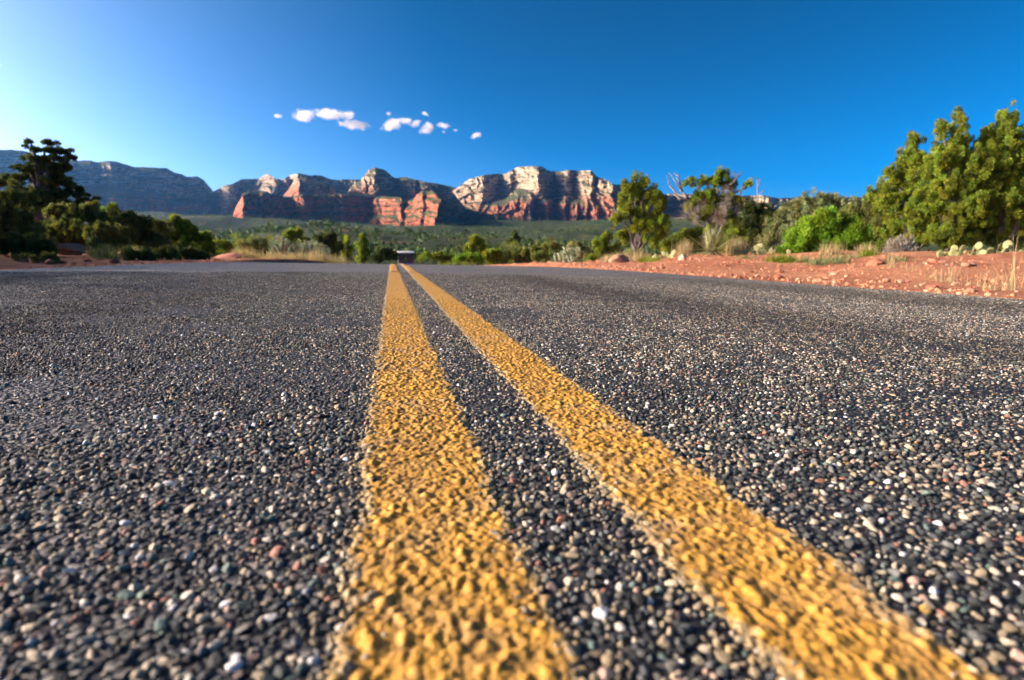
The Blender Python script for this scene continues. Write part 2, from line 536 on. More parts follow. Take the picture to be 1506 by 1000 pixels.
def build_stripes():
    m, nt, b = new_mat("yellow_road_paint")
    pos = geo(nt).outputs['Position']
    a = N(nt, "ShaderNodeAttribute", attribute_name="tint")
    f = noise(nt, pos, 160, 5, .6); g = noise(nt, pos, 22, 4); w = noise(nt, pos, 7, 3)
    yel = ramp(nt, f, [(.25, (.33, .155, .022)), (.5, (.465, .245, .034)), (.75, (.54, .305, .06))])
    # scuffed brown grey patches where tyres have rubbed
    sc_m = math_(nt, 'MULTIPLY', ramp(nt, g, [(.46, (0, 0, 0)), (.66, (1, 1, 1))]), ramp(nt, w, [(.42, (0, 0, 0)), (.60, (.8, .8, .8))]))
    c1 = mixc(nt, sc_m, yel, (.33, .225, .11))
    sa = N(nt, "ShaderNodeSeparateColor"); nt.links.new(a.outputs['Color'], sa.inputs[0])
    dirt = mixc(nt, sa.outputs[0], c1, (.20, .115, .035))  # low hollows of the paint mixed towards a darker brown
    crust_c = ramp(nt, noise(nt, pos, 300, 3), [(.35, (.075, .065, .045)), (.5, (.24, .19, .10)), (.68, (.46, .37, .21))])
    dirt = mixc(nt, sa.outputs[1], dirt, crust_c)
    nt.links.new(dirt, b.inputs['Base Color'])
    b.inputs['Roughness'].default_value = 0.68; b.inputs['Specular IOR Level'].default_value = 0.28
    fine = noise(nt, pos, 420, 3)
    bump(nt, b, math_(nt, 'ADD', f, math_(nt, 'MULTIPLY', fine, .5)), 0.45, 0.0015)
    H = tile_height()
    def sample(x, y):
        u = (x / TS % 1) * 1000; v = (y / TS % 1) * 1000
        i, j = np.floor(u).astype(int), np.floor(v).astype(int); fu, fv = u - i, v - j
        i0, i1, j0, j1 = i % 1000, (i + 1) % 1000, j % 1000, (j + 1) % 1000
        return (H[j0, i0] * (1 - fu) + H[j0, i1] * fu) * (1 - fv) + (H[j1, i0] * (1 - fu) + H[j1, i1] * fu) * fv
    for si, (xa, xb) in enumerate(STRIPES):
        mb = MB()
        for (y0, y1, dx, dy, lift) in ((.0, 1.1, .0009, .0010, 0), (1.1, 2.4, .0014, .0030, 0), (2.4, 6, .004, .012, .0005), (6, 135, .02, .4, .003)):
            nx = int(round((xb - xa + .032) / dx)); ny = int(math.ceil((y1 - y0) / dy))
            xs = np.linspace(xa - .016, xb + .016, nx + 1); ys = np.linspace(y0, y1, ny + 1)
            Y, X = np.meshgrid(ys, xs, indexing='ij')
            h = sample(X, Y) if y0 < 6 else np.full_like(X, .0035)
            wob = 0.0045 * fbm(X * 0 + 3.3 + si * 9, Y * 28, octs=4, seed=9 + si)
            e = np.minimum(X - (xa - wob), (xb + wob) - X)          # distance inside the painted edge
            film = 0.0012 + .0006 * vnoise(X * 90, Y * 90, seed=4)
            en = e + .0045 * fbm(X * 130, Y * 130, octs=4, seed=21)
            k = smooth(-0.013, -0.004, en)
            p = film + h * .95 + lift + .0009 * fbm(X * 210, Y * 210, octs=3, seed=8)
            p = np.where(k > 0, p * k + (h * .55 - .002) * (1 - k), -0.004)
            p = np.where(e < -.0155, -0.005, p)
            Z = road_h(X, Y) + p
            pit = smooth(.0014, .0001, h) * .75
            if y0 >= 2.4: pit = np.full_like(h, .16)
            pit = np.clip(pit * (.55 + .6 * vnoise(X * 60, Y * 60, seed=33)), 0, .9)
            crust = smooth(.0015, -.004, en) * (.75 + .25 * vnoise(X * 300, Y * 300, seed=41))
            c = np.stack([pit, crust, 0 * pit], -1).reshape(-1, 3)
            mb.add(np.stack([X, Y, Z], -1).reshape(-1, 3), grid_faces(ny + 1, nx + 1), c)
        o = mb.build("road_marking", m)
        tag(o, ("left" if si == 0 else "right") + " one of the two yellow painted centre lines", kind="structure")
build_stripes()

# ------------------------------------------------------------------ mountains
def mat_rock():
    m, nt, b = new_mat("layered_sandstone")
    g = geo(nt); pos = g.outputs['Position']
    sp = N(nt, "ShaderNodeSeparateXYZ"); nt.links.new(pos, sp.inputs[0])
    warp = noise(nt, pos, 0.006, 3)
    z = math_(nt, 'ADD', sp.outputs['Z'], math_(nt, 'MULTIPLY', math_(nt, 'SUBTRACT', warp, 0.5), 70.0))
    zn = math_(nt, 'DIVIDE', z, 500.0)
    base = ramp(nt, zn, [(0.10, (.34, .108, .062)), (0.30, (.37, .122, .070)), (0.41, (.37, .140, .082)), (0.455, (.40, .21, .13)), (0.49, (.41, .29, .19)), (0.60, (.44, .335, .23)), (0.74, (.39, .31, .225))])
    # thin beds
    mp = N(nt, "ShaderNodeMapping"); mp.inputs['Scale'].default_value = (.004, .004, .085); nt.links.new(pos, mp.inputs[0])
    beds = noise(nt, mp.outputs[0], 1.0, 5, .7)
    mp2 = N(nt, "ShaderNodeMapping"); mp2.inputs['Scale'].default_value = (.06, .06, .008); nt.links.new(pos, mp2.inputs[0])
    streak = noise(nt, mp2.outputs[0], 1.0, 4)
    rock = mixc(nt, 1.0, base, ramp(nt, beds, [(.30, (.62, .58, .56)), (.55, (1.0, 1.0, 1.0)), (.72, (1.18, 1.16, 1.12))]), 'MULTIPLY')
    rock = mixc(nt, 1.0, rock, ramp(nt, streak, [(.30, (.78, .74, .72)), (.6, (1.05, 1.05, 1.05))]), 'MULTIPLY')
    # scrub grows wherever the ground is not too steep
    nz = N(nt, "ShaderNodeSeparateXYZ"); nt.links.new(g.outputs['True Normal'], nz.inputs[0])
    vn = noise(nt, pos, 0.02, 4, .6)
    steep = math_(nt, 'ADD', nz.outputs['Z'], math_(nt, 'MULTIPLY', math_(nt, 'SUBTRACT', vn, .5), 0.6))
    veg = ramp(nt, steep, [(.50, (0, 0, 0)), (.62, (1, 1, 1))])
    vegc = ramp(nt, noise(nt, pos, .08, 4), [(.35, (.025, .04, .015)), (.68, (.085, .085, .04))])
    nt.links.new(mixc(nt, veg, rock, vegc), b.inputs['Base Color'])
    b.inputs['Roughness'].default_value = .95; b.inputs['Specular IOR Level'].default_value = .1
    bump(nt, b, math_(nt, 'ADD', math_(nt, 'MULTIPLY', beds, 1.0), math_(nt, 'MULTIPLY', noise(nt, pos, .05, 6, .65), 1.2)), .8, 5.0)
    return m
ROCK = mat_rock()

def interp(pts, x):
    p = np.array(pts, float); return np.interp(x, p[:, 0], p[:, 1])

def mountain(label, skyline, base, dist, depth, relief, seed, prof=None, step=.45, rows=110, rough=1.0, wave=110.0, low=None):
    """a range with a stepped front: talus, cliff, bench, cliff; it falls away again behind its crest"""
    px = np.arange(skyline[0][0], skyline[-1][0] + step, step)
    ysk = interp(skyline, px)
    mid = float(np.mean([d for _, d in dist]))
    s = px * mid / F                                  # metres along the front
    ysk = ysk + .55 * fbm(s / 22.0, s * 0 + seed, octs=4, seed=seed) * rough
    yb = interp(base, px); R0 = interp(dist, px)
    prof = prof or [(0, 0), (.22, .38), (.27, .42), (.47, .45), (.50, .50), (.60, .72), (.64, .75), (.80, .79), (.83, .86), (.93, .89), (1, 1)]
    v = np.linspace(0, 1, rows)
    Px, V = np.meshgrid(px, v); S_ = np.broadcast_to(s, Px.shape)
    hgt = (yb - ysk) * mid / F
    # the benches wander up and down along the front
    Vw = np.clip(V + .10 * fbm(S_ / 260, V * 0 + 2.2, octs=3, seed=seed + 3) * np.sin(V * math.pi), 0, 1)
    set_ = interp(prof, Vw)
    zz = V * hgt[None]
    # joints and buttresses, different in each storey of the cliff
    st = interp([(0, 0), (.27, 0), (.33, 1), (.55, 1), (.63, 2), (.74, 2), (.78, 3), (1, 3)], Vw)
    wob = 26 * fbm(S_ / 90, zz / 60, octs=3, seed=seed + 4)
    n1 = 1 - np.abs(vnoise((S_ + wob) / wave, st * .9, seed=seed + 5)) * 2
    n2 = 1 - np.abs(vnoise((S_ + wob) / (wave * .37), st * 1.7 + 9, zz / (wave * .8), seed=seed + 6)) * 2
    n3 = fbm(S_ / (wave * .16), zz / (wave * .16), octs=4, seed=seed + 7)
    # beds of uneven thickness that stand out or weather back
    bz = zz + 9 * fbm(S_ / 200, S_ * 0, octs=3, seed=seed + 12)
    n4 = np.sign(vnoise(bz / 11.0, bz * 0 + .5, seed=seed + 8)) * .6 + vnoise(bz / 5.0, S_ / 300, seed=seed + 9) * .5
    bite = .30 + .70 * smooth(.12, .3, V)
    rel = relief * bite * (-.42 * n1 - .40 * n2 - .24 * n3) + relief * (.08 + .16 * bite) * n4
    rel = rel * (1 - .45 * smooth(.95, 1, V))
    # corners of the cliffs lean, step and crumble instead of running straight down
    Pw = Px + wave / mid * F * (.09 * fbm(S_ / (wave * .8), zz / (wave * .45), octs=4, seed=seed + 14) + .06 * vnoise(bz / 17.0, S_ / 400, seed=seed + 15)) + (1 - V) * wave / mid * F * .25 * vnoise(S_ / (wave * 1.3), S_ * 0 + 3, seed=seed + 16)
    R0 = interp(dist, Pw)
    if low:
        w = smooth(.42, .62, Vw); R0 = interp(low, Pw) * (1 - w) + R0 * w
    Rr = R0 + depth * (set_ - .5) + rel
    Py = yb[None] + (ysk - yb)[None] * V
    P = at(Px, Py, Rr)
    # plateau and back slope
    back = []
    top = P[-1].copy(); hd = top[:, :2] / np.linalg.norm(top[:, :2], axis=1)[:, None]
    for db, dz in ((depth * .25, -.03), (depth * .7, -.12), (depth * 1.3, -.4), (depth * 2.0, -1.05)):
        q = top.copy(); q[:, :2] += hd * db; q[:, 2] += dz * hgt + 3 * vnoise(s / 40, s * 0 + db, seed=seed)
        back.append(q)
    P = np.concatenate([P, np.stack(back)])
    # close the two ends towards the ground behind
    o = mesh_ob("mountain", P.reshape(-1, 3), grid_faces(P.shape[0], P.shape[1])[:, ::-1], ROCK, smoothed=True)
    tag(o, label, "mountain", kind="structure")
    return o

mountain("long dark mesa ridge in blue shade at the left behind the pine like juniper",
         [(-90, 226), (-40, 221), (0, 219.5), (30, 221), (60, 228), (100, 236), (121, 236), (135, 236), (144, 238.5), (158, 236.5), (172, 238), (186, 242), (200, 246), (221, 246), (244, 247),
          (256, 253), (265, 255.5), (274, 259.5), (290, 259.5), (300, 265), (309, 275), (316, 285), (330, 300), (352, 318)],
         [(-90, 342), (352, 342)], [(-90, 2150), (100, 2450), (150, 2520), (165, 2470), (230, 2600), (352, 3050)], 680, 42, 21, wave=170)
mountain("pale cliff range in half shade rising behind the long red butte",
         [(300, 296), (314, 282), (323, 277), (332, 271.6), (342, 270.7), (353, 264), (370, 262.5), (381, 263), (385, 260), (393, 255), (402, 259.5), (406, 263), (418, 263), (427, 257), (439, 255),
          (451, 256.7), (456, 258), (472, 258), (486, 263), (497, 264.6), (504, 263.7), (521, 264), (560, 264), (583, 263), (602, 262), (625, 267), (650, 271), (672, 277), (700, 281)],
         [(300, 345), (700, 345)], [(300, 3060), (338, 2800), (346, 2910), (379, 2960), (402, 2740), (407, 2890), (420, 2830), (427, 2930), (441, 2770), (500, 2960), (700, 3050)], 240, 50, 31)
mountain("rounded red sandstone knob with a pale cap behind the red butte",
         [(408, 300), (416, 289), (420, 284), (425, 278), (431, 268), (435, 264.5), (442, 261.5), (450, 260), (458, 258), (465, 257), (473, 259.5), (480, 265), (487, 275), (494, 283), (506, 296)],
         [(408, 345), (506, 345)], [(408, 2290), (425, 2150), (440, 1980), (452, 2000), (480, 2180), (484, 2150), (506, 2340)], 200, 26, 41, wave=60)
mountain("green topped dome with pale ledges at the centre of the ranges",
         [(500, 296), (509, 287), (516, 275), (524, 268), (531, 264), (535, 259), (539, 253.5), (543, 249.5), (547, 247), (551, 246), (556, 246.5), (560, 248), (566, 250.5), (571, 254), (577, 259.5), (583, 262), (588, 260.5), (594, 259.5),
          (602, 262), (609, 264.6), (618, 266), (625, 266.5), (630, 270), (636, 273), (646, 271), (653, 272.5), (660, 279), (672, 290), (684, 304)],
         [(500, 345), (684, 345)], [(500, 2190), (514, 2130), (518, 2150), (536, 2100), (538, 2120), (551, 2075), (560, 2085), (590, 2240), (593, 2230), (612, 2120), (617, 2160), (632, 2060), (640, 2120), (684, 2290)], 300, 30, 51,
         prof=[(0, 0), (.2, .16), (.26, .2), (.42, .26), (.47, .38), (.56, .43), (.62, .56), (.74, .62), (.80, .74), (.9, .84), (1, 1.1)], wave=60)
mountain("great flat topped cream and red cliff mesa lit by the low sun",
         [(640, 300), (655, 290), (666, 281), (677, 272), (690, 264), (700, 261), (714, 256.7), (730, 255.6), (745, 255.6), (749, 252.5), (757, 248.5), (763, 245.6), (781, 244.4), (795, 244.4), (800, 247), (805, 250.5), (812, 252),
          (825, 252.5), (833, 250.6), (839, 250), (855, 250.7), (869, 250.7), (872, 253), (875, 257), (881, 261.4), (890, 264), (896, 267), (900, 270), (912, 271.6), (940, 276), (975, 285), (1000, 289), (1030, 300), (1060, 312)],
         [(640, 340), (1060, 342)],
         [(640, 3000), (712, 2640), (714, 2650), (734, 2790), (740, 2780), (752, 2690), (757, 2700), (790, 2430), (793, 2440), (814, 2610), (833, 2460), (836, 2470), (844, 2540), (871, 2350), (876, 2390), (900, 2260), (911, 2370), (930, 2280), (975, 2420), (1060, 2600)],
         240, 46, 61, wave=70,
         low=[(640, 2900), (690, 2720), (735, 2520), (738, 2535), (776, 2360), (780, 2470), (791, 2500), (803, 2390), (806, 2500), (815, 2560), (833, 2400), (836, 2460), (851, 2330), (855, 2410), (866, 2320), (868, 2380), (880, 2270), (884, 2350), (908, 2220), (914, 2320),
              (930, 2240), (975, 2400), (1060, 2500)])
mountain("distant low mesa rim along the horizon behind the trees on the right",
         [(940, 292), (975, 285.5), (995, 285), (1050, 287), (1101, 288), (1120, 287), (1135, 290), (1148, 291), (1167, 290), (1200, 290), (1261, 290), (1330, 292), (1420, 291), (1520, 294), (1640, 296)],
         [(940, 345), (1640, 345)], [(940, 4000), (1100, 3900), (1135, 3700), (1150, 3850), (1200, 4000), (1230, 3900), (1261, 4100), (1640, 4300)], 420, 120, 71, wave=170)
mountain("long red rock butte with a sheer shaded front at the left of the bus",
         [(318, 332), (330, 327), (341, 321), (346, 307), (350, 299), (355, 291), (356.5, 284.5), (362, 281.8), (378, 281.3), (393, 281.8), (402, 286), (410, 288), (420, 290), (430, 289.5), (436, 287), (444, 285.5), (452, 285.5), (458, 287),
          (480, 286), (509, 285), (530, 285.5), (551, 286), (575, 290), (595, 297), (620, 312), (640, 325)],
         [(318, 340), (640, 340)], [(318, 1760), (340, 1610), (357, 1460), (360, 1462), (384, 1500), (388, 1496), (434, 1590), (446, 1555), (460, 1620), (500, 1660), (504, 1650), (575, 1780), (640, 1900)], 120, 18, 81,
         prof=[(0, 0), (.14, .20), (.2, .26), (.5, .38), (.56, .50), (.72, .56), (.78, .66), (.95, .76), (1, 1)], wave=55, rough=.6)
mountain("sunlit orange red butte with broken ledges behind the bus",
         [(536, 315), (545, 300), (552, 290.5), (562, 289), (575, 289.5), (590, 290), (593, 294), (600, 295), (609, 291), (615, 284), (621, 281.6), (637, 281), (644, 285), (648, 291), (658, 297), (668, 301), (677, 304), (700, 310),
          (730, 317), (765, 325), (797, 333), (830, 341)],
         [(536, 340), (700, 340), (830, 344)], [(530, 1780), (556, 1640), (561, 1640), (592, 1475), (598, 1480), (622, 1370), (627, 1375), (648, 1270), (656, 1290), (700, 1500), (830, 1800)], 170, 34, 91,
         prof=[(0, 0), (.1, .12), (.15, .18), (.42, .34), (.5, .5), (.72, .60), (.8, .78), (.94, .86), (1, 1)], wave=64)

# ------------------------------------------------------------------ plants
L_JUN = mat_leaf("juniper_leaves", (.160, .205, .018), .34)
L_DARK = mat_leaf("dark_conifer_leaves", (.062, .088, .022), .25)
L_OLIVE = mat_leaf("olive_scrub_leaves", (.13, .15, .036), .28)
L_GREY = mat_leaf("grey_green_scrub_leaves", (.165, .19, .075), .28)
L_BRIGHT = mat_leaf("bright_green_leaves", (.13, .24, .016), .38)
L_STRAW = mat_leaf("straw", (.38, .30, .165), .25)
L_CACT = mat_leaf("pale_cholla", (.25, .28, .17), .1)
L_TWIG = mat_leaf("bare_twigs", (.20, .17, .14), .1)
BARK = mat_bark("juniper_bark", (.13, .105, .088))
BARK_G = mat_bark("dead_grey_wood", (.20, .175, .155))

def leaves(C, Dn, L, W, tint):
    """one small pointed quad per leaf: C centre, Dn direction"""
    n = len(C)
    rnd = rng.normal(size=(n, 3))
    side = np.cross(Dn, rnd); side /= np.linalg.norm(side, axis=1)[:, None] + 1e-9
    L = np.broadcast_to(L, (n,))[:, None]; W = np.broadcast_to(W, (n,))[:, None]
    v = np.stack([C - Dn * L * .5, C + side * W * .5, C + Dn * L * .5, C - side * W * .5], 1).reshape(-1, 3)
    f = np.arange(n * 4).reshape(n, 4)
    return v, f, np.repeat(tint, 4, 0)

def crown(lobes, nleaf, leaf, up=.5, tuft=None, spread=1.0, hue=.25, fill=.45, aspect=.5, flat=1.0):
    """lobes: (x,y,z,rx,ry,rz) ellipsoids in metres. Leaves sit in tufts, tufts sit through each lobe, denser near its skin."""
    lobes = np.array(lobes, float)
    vol = lobes[:, 3] * lobes[:, 5]
    tuft = tuft or leaf * 1.6
    nt_ = int(max(10, 1.9 * np.sum(lobes[:, 3] * lobes[:, 5]) / tuft ** 2 * min(1.0, nleaf / 2500 + .5)))
    li = rng.choice(len(lobes), nt_, p=vol / vol.sum())
    d = rng.normal(size=(nt_, 3)); d /= np.linalg.norm(d, axis=1)[:, None]
    rad = rng.random(nt_) ** fill
    rad = np.minimum(rad * (1.04 + .28 * rng.normal(size=nt_)), 1.18)
    T = lobes[li, :3] + d * rad[:, None] * lobes[li, 3:6]
    size = tuft * rng.uniform(.55, 1.35, nt_)
    tt = np.clip(rng.normal(1, hue, nt_), .45, 1.7)
    warm = rng.normal(0, .12, nt_)
    n = int(nleaf)
    w = size ** 2; ti = rng.choice(nt_, n, p=w / w.sum())
    off = rng.normal(size=(n, 3)); off /= np.linalg.norm(off, axis=1)[:, None] + 1e-9
    off[:, 2] *= flat * 1.3
    C = T[ti] + off * (size[ti] * rng.random(n) ** .45 * spread)[:, None]
    Dn = off + d[ti] * .35 + np.array([0, 0, up]) + rng.normal(size=(n, 3)) * .45
    Dn /= np.linalg.norm(Dn, axis=1)[:, None] + 1e-9
    tint = (tt[ti] * np.clip(rng.normal(1, .18, n), .5, 1.6))[:, None] * np.stack([1 + warm[ti], np.ones(n), 1 - warm[ti]], -1)
    return leaves(C, Dn, leaf * rng.uniform(.6, 1.3, n), leaf * aspect * rng.uniform(.6, 1.3, n), tint)

def limbs(base, tips, r0, wig=.12, bend=.35, n=7, sides=7):
    V, f, k = [], [], 0
    base = np.asarray(base, float)
    for tip in tips:
        tip = np.asarray(tip, float); t = np.linspace(0, 1, n)[:, None]
        Lh = np.linalg.norm(tip - base)
        mid = base + (tip - base) * np.array([bend, bend, .62])
        p = (1 - t) ** 2 * base + 2 * t * (1 - t) * mid + t * t * tip
        p[1:-1] += rng.normal(size=(n - 2, 3)) * wig * Lh / n
        v, q = tube(p, r0 * (1 - t[:, 0] * .82) * rng.uniform(.8, 1.1), sides)
        V.append(v); f.append(q + k); k += len(v)
    return np.concatenate(V), np.concatenate(f)

def px_lobes(lobes, R, origin, deep=.8, boughs=8):
    """each lobe seen in the photograph, roughened by smaller boughs that stick out of it"""
    out = []
    for (x, y, rx, ry) in lobes:
        m = mpp(x, R)
        c = at(x, y, R + rng.normal(0, .25) * rx * m) - origin
        L = np.array([rx * m, (rx + ry) * .5 * m * deep, ry * m])
        out.append((*c, *(L * .9)))
        for k in range(boughs):
            d = rng.normal(size=3); d[2] = abs(d[2]) * .9 - .15; d /= np.linalg.norm(d)
            r = L * rng.uniform(.16, .36) * np.array([.9, .9, 1.25])
            out.append((*(c + d * L * rng.uniform(.58, .85)), *r))
    return out

def plant(name, label, cat, px, R, lobes, leafmat, leaf_px=2.7, dens=2.0, trunk=None, bark=None, group=None, foliage='crown', wood='trunk', up=.5, leaf_m=None, hue=.28, fill=.6, ntips=None, boughs=8, aspect=.45, deep=.8, flat=1.0, lean=(0, 0), tuft=None):
    """a tree or bush standing at pixel column px, R metres off; its crown follows the lobes seen in the photograph"""
    g = at(px, 373.0, R); gx, gy = float(g[0]), float(g[1]); gz = float(land(gx, gy))
    o = empty(name, (gx, gy, gz), label, cat, group)
    org = np.array([gx, gy, gz])
    LB = px_lobes(lobes, R, org, deep, boughs)
    m = mpp(px, R)
    area = sum(l[2] * l[3] * 3.14 for l in lobes) * 1.35
    leaf = leaf_m or leaf_px * m
    n = area * dens * (4.2 / max(leaf / m, 1)) ** 1.2
    v, f, c = crown(LB, n, leaf, up=up, hue=hue, fill=fill, aspect=aspect, flat=flat, tuft=tuft)
    mesh_ob(foliage, v, f, leafmat, o, False, c)
    tips = [np.array(l[:3]) + np.array([0, 0, l[5] * .3]) for l in LB[::boughs + 1]]
    if ntips: tips = tips[:ntips]
    r = trunk if trunk else max(.012, .02 * np.mean([l[5] for l in LB]))
    top = max(l[2] for l in LB)
    if trunk:
        z0 = min(t[2] for t in tips) * .45
        fork = np.array([lean[0], lean[1], max(z0, .15)])
        mb = MB()
        tt = np.linspace(0, 1, 6)[:, None]
        p = np.array([0, 0, -.1]) * (1 - tt) + fork * tt + np.concatenate([[[0, 0, 0]], rng.normal(size=(4, 3)) * trunk * .35, [[0, 0, 0]]])
        vv, q = tube(p, trunk * np.array([1.45, 1.1, 1.0, .95, .9, .85]), 10); mb.add(vv, q)
        vv, q = limbs(fork - np.array([0, 0, .03]), tips, trunk * .62); mb.add(vv, q)
        mb.build(wood, bark or BARK, o)
    else:
        vv, q = limbs(np.array([0, 0, -.04]), tips, r, sides=5)
        mesh_ob(wood, vv, q, bark or BARK, o)
    return o

# --- right of the road: the big junipers at the edge of the frame
plant("juniper_tree", "tallest full yellow green juniper behind the prickly pears at the right edge of the frame", "tree", 1478, 15.5,
      [(1480, 178, 14, 24), (1466, 205, 24, 26), (1494, 200, 22, 28), (1478, 245, 40, 36), (1515, 235, 30, 40), (1470, 300, 46, 40), (1510, 300, 45, 50), (1448, 228, 20, 30), (1440, 272, 28, 36), (1484, 345, 50, 30), (1452, 268, 26, 28), (1452, 330, 34, 30), (1545, 280, 40, 60)],
      L_JUN, trunk=.13, group="full junipers on the right bank", dens=2.3)
plant("juniper_tree", "full juniper with two pointed tops left of the tallest one on the right bank", "tree", 1398, 15.0,
      [(1410, 178, 10, 18), (1385, 192, 9, 18), (1402, 206, 22, 24), (1390, 236, 28, 30), (1416, 240, 26, 34), (1398, 282, 44, 34), (1380, 318, 42, 34), (1420, 320, 42, 42), (1402, 352, 40, 26), (1432, 285, 26, 32), (1372, 262, 20, 30), (1362, 305, 30, 36), (1436, 250, 22, 34)],
      L_JUN, trunk=.12, group="full junipers on the right bank", dens=2.3)
plant("juniper_tree", "lower rounded juniper leaning left beside the bright green bush on the right bank", "tree", 1340, 15.6,
      [(1346, 212, 12, 18), (1335, 235, 20, 24), (1352, 246, 22, 26), (1318, 262, 20, 22), (1336, 284, 36, 30), (1312, 300, 30, 26), (1350, 322, 32, 34), (1322, 338, 34, 30), (1292, 284, 20, 20), (1340, 358, 34, 18)],
      L_JUN, trunk=.10, group="full junipers on the right bank", dens=2.2)
plant("scrub_bush", "loose olive bush between the bright green bush and the rounded juniper", "bush", 1285, 16.5,
      [(1282, 300, 24, 22), (1262, 318, 26, 24), (1300, 322, 28, 30), (1280, 345, 36, 28), (1312, 352, 26, 22)], L_OLIVE, dens=1.7)
plant("leafy_bush", "vivid green leafy bush on the red bank left of the big junipers", "bush", 1205, 14.0,
      [(1200, 332, 26, 20), (1222, 328, 28, 20), (1180, 352, 26, 22), (1210, 352, 40, 26), (1240, 346, 30, 28), (1165, 368, 20, 16), (1196, 370, 40, 18), (1240, 368, 40, 18), (1262, 350, 22, 24)], L_BRIGHT, dens=2.0, up=.8, aspect=.35, leaf_px=5)
plant("scrub_bush", "tall thin olive bush with pale twigs behind the vivid green bush", "bush", 1205, 19.0,
      [(1200, 300, 34, 18), (1232, 302, 28, 16), (1168, 308, 26, 20), (1215, 320, 60, 20), (1255, 306, 18, 14)], L_GREY, dens=1.1, fill=.6)
plant("conifer_tree", "small dark pointed conifer peeking over the scrub under the far mesa rim", "tree", 1178, 34.0,
      [(1178, 291, 4, 6), (1178, 298, 8, 7), (1178, 306, 11, 8), (1178, 318, 12, 12), (1179, 335, 12, 14)], L_DARK, trunk=.10, dens=3.0)
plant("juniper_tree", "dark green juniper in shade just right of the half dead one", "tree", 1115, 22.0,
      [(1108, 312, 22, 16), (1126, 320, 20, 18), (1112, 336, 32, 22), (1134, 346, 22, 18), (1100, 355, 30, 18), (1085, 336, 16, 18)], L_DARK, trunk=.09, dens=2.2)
plant("juniper_tree", "half dead juniper with bare grey limbs and thin green clumps", "tree", 1058, 20.5,
      [(1062, 257, 12, 9), (1070, 270, 14, 12), (1052, 268, 10, 8), (1034, 266, 10, 8), (1016, 268, 9, 8), (1044, 285, 20, 11), (1076, 292, 14, 14), (1028, 292, 17, 11), (1056, 305, 22, 14), (1092, 300, 12, 11), (1012, 303, 10, 8),
       (1034, 318, 18, 11), (1070, 325, 18, 14), (1050, 338, 18, 10), (1098, 272, 8, 6), (1084, 345, 16, 13)],
      L_JUN, trunk=.15, bark=BARK_G, dens=2.0, lean=(.12, 0), hue=.38, boughs=2)
# its bare dead limbs are part of its trunk
def dead_limbs():
    o = [q for q in COL.objects if q.get("label", "").startswith("half dead juniper")][0]
    org = np.array(o.location); mb = MB(); R = 20.5
    for path in ([(1058, 350), (1036, 322), (1018, 296), (1004, 282), (994, 268), (984, 252)], [(1010, 290), (994, 284), (984, 272), (982, 258)], [(1018, 296), (1000, 292), (988, 286)], [(1004, 282), (998, 262), (992, 254)],
                 [(1060, 345), (1066, 310), (1072, 275), (1066, 255), (1060, 241)], [(1070, 275), (1084, 262), (1090, 252)], [(1072, 285), (1092, 278), (1104, 268)], [(1056, 345), (1030, 330), (1010, 322), (992, 320)],
                 [(1062, 330), (1044, 318), (1024, 314), (1008, 310)], [(1070, 300), (1050, 285), (1040, 270), (1030, 262)], [(1060, 360), (1046, 352), (1030, 346)]):
        P = np.array([at(x, y, R + rng.normal(0, .12)) - org for x, y in path])
        t = np.linspace(0, 1, len(P)); tt = np.linspace(0, 1, len(P) * 4)
        P = np.stack([np.interp(tt, t, P[:, k]) for k in range(3)], -1); P += rng.normal(size=P.shape) * .018
        v, q = tube(P, .045 * (1 - .86 * tt) + .004, 6); mb.add(v, q)
    mb.build("dead_limb", BARK_G, o)
    LB = px_lobes([(1040, 300, 22, 12), (1062, 316, 26, 16), (1080, 262, 12, 10), (1030, 322, 22, 12), (1050, 350, 26, 10), (1018, 310, 14, 10), (1068, 285, 16, 12)], R, org, .8, 2)
    v, f, c = crown(LB, 8000, .10, up=.2, hue=.2, aspect=.10, tuft=.22); mesh_ob("dead_twigs", v, f, L_TWIG, o, False, c)
dead_limbs()
plant("juniper_tree", "upright juniper with bare lower trunk alone at the left end of the right bank", "tree", 934, 21.5,
      [(937, 262, 7, 12), (948, 270, 8, 12), (926, 278, 12, 14), (962, 278, 7, 13), (945, 288, 20, 16), (918, 300, 14, 14), (966, 300, 15, 17), (938, 312, 26, 18), (910, 322, 12, 14), (970, 326, 14, 18), (950, 334, 24, 16), (920, 346, 16, 12), (978, 345, 9, 14), (962, 352, 16, 12)],
      L_JUN, trunk=.105, dens=2.2, lean=(.05, 0))
plant("scrub_bush", "round olive green bush at the foot of the half dead juniper behind the yucca", "bush", 1005, 22.5, [(1000, 350, 20, 14), (1020, 344, 18, 16), (990, 362, 22, 12), (1018, 362, 26, 14)], L_JUN, dens=2.0)
plant("scrub_bush", "yellow green low bush between the half dead juniper and its dark neighbour", "bush", 1075, 19.5, [(1078, 346, 14, 14), (1068, 360, 18, 12), (1090, 360, 14, 14)], L_JUN, dens=2.0)
plant("scrub_bush", "sparse grey twiggy bush left of the vivid green bush", "bush", 1142, 17.0, [(1140, 332, 18, 16), (1150, 318, 12, 12), (1130, 352, 20, 16), (1158, 345, 14, 18)], L_GREY, dens=1.0, fill=.6)
plant("scrub_bush", "dry grey sage bush under the lone upright juniper", "bush", 912, 17.5, [(912, 382, 18, 9), (930, 378, 18, 9), (898, 388, 12, 6)], L_GREY, dens=1.5, aspect=.3)
plant("scrub_bush", "dry grey brown round bush at the foot of the rounded juniper", "bush", 1324, 11.8, [(1326, 371, 17, 10), (1312, 375, 10, 7), (1336, 374, 9, 8)], L_TWIG, dens=2.4, aspect=.16, up=.9, leaf_px=8)

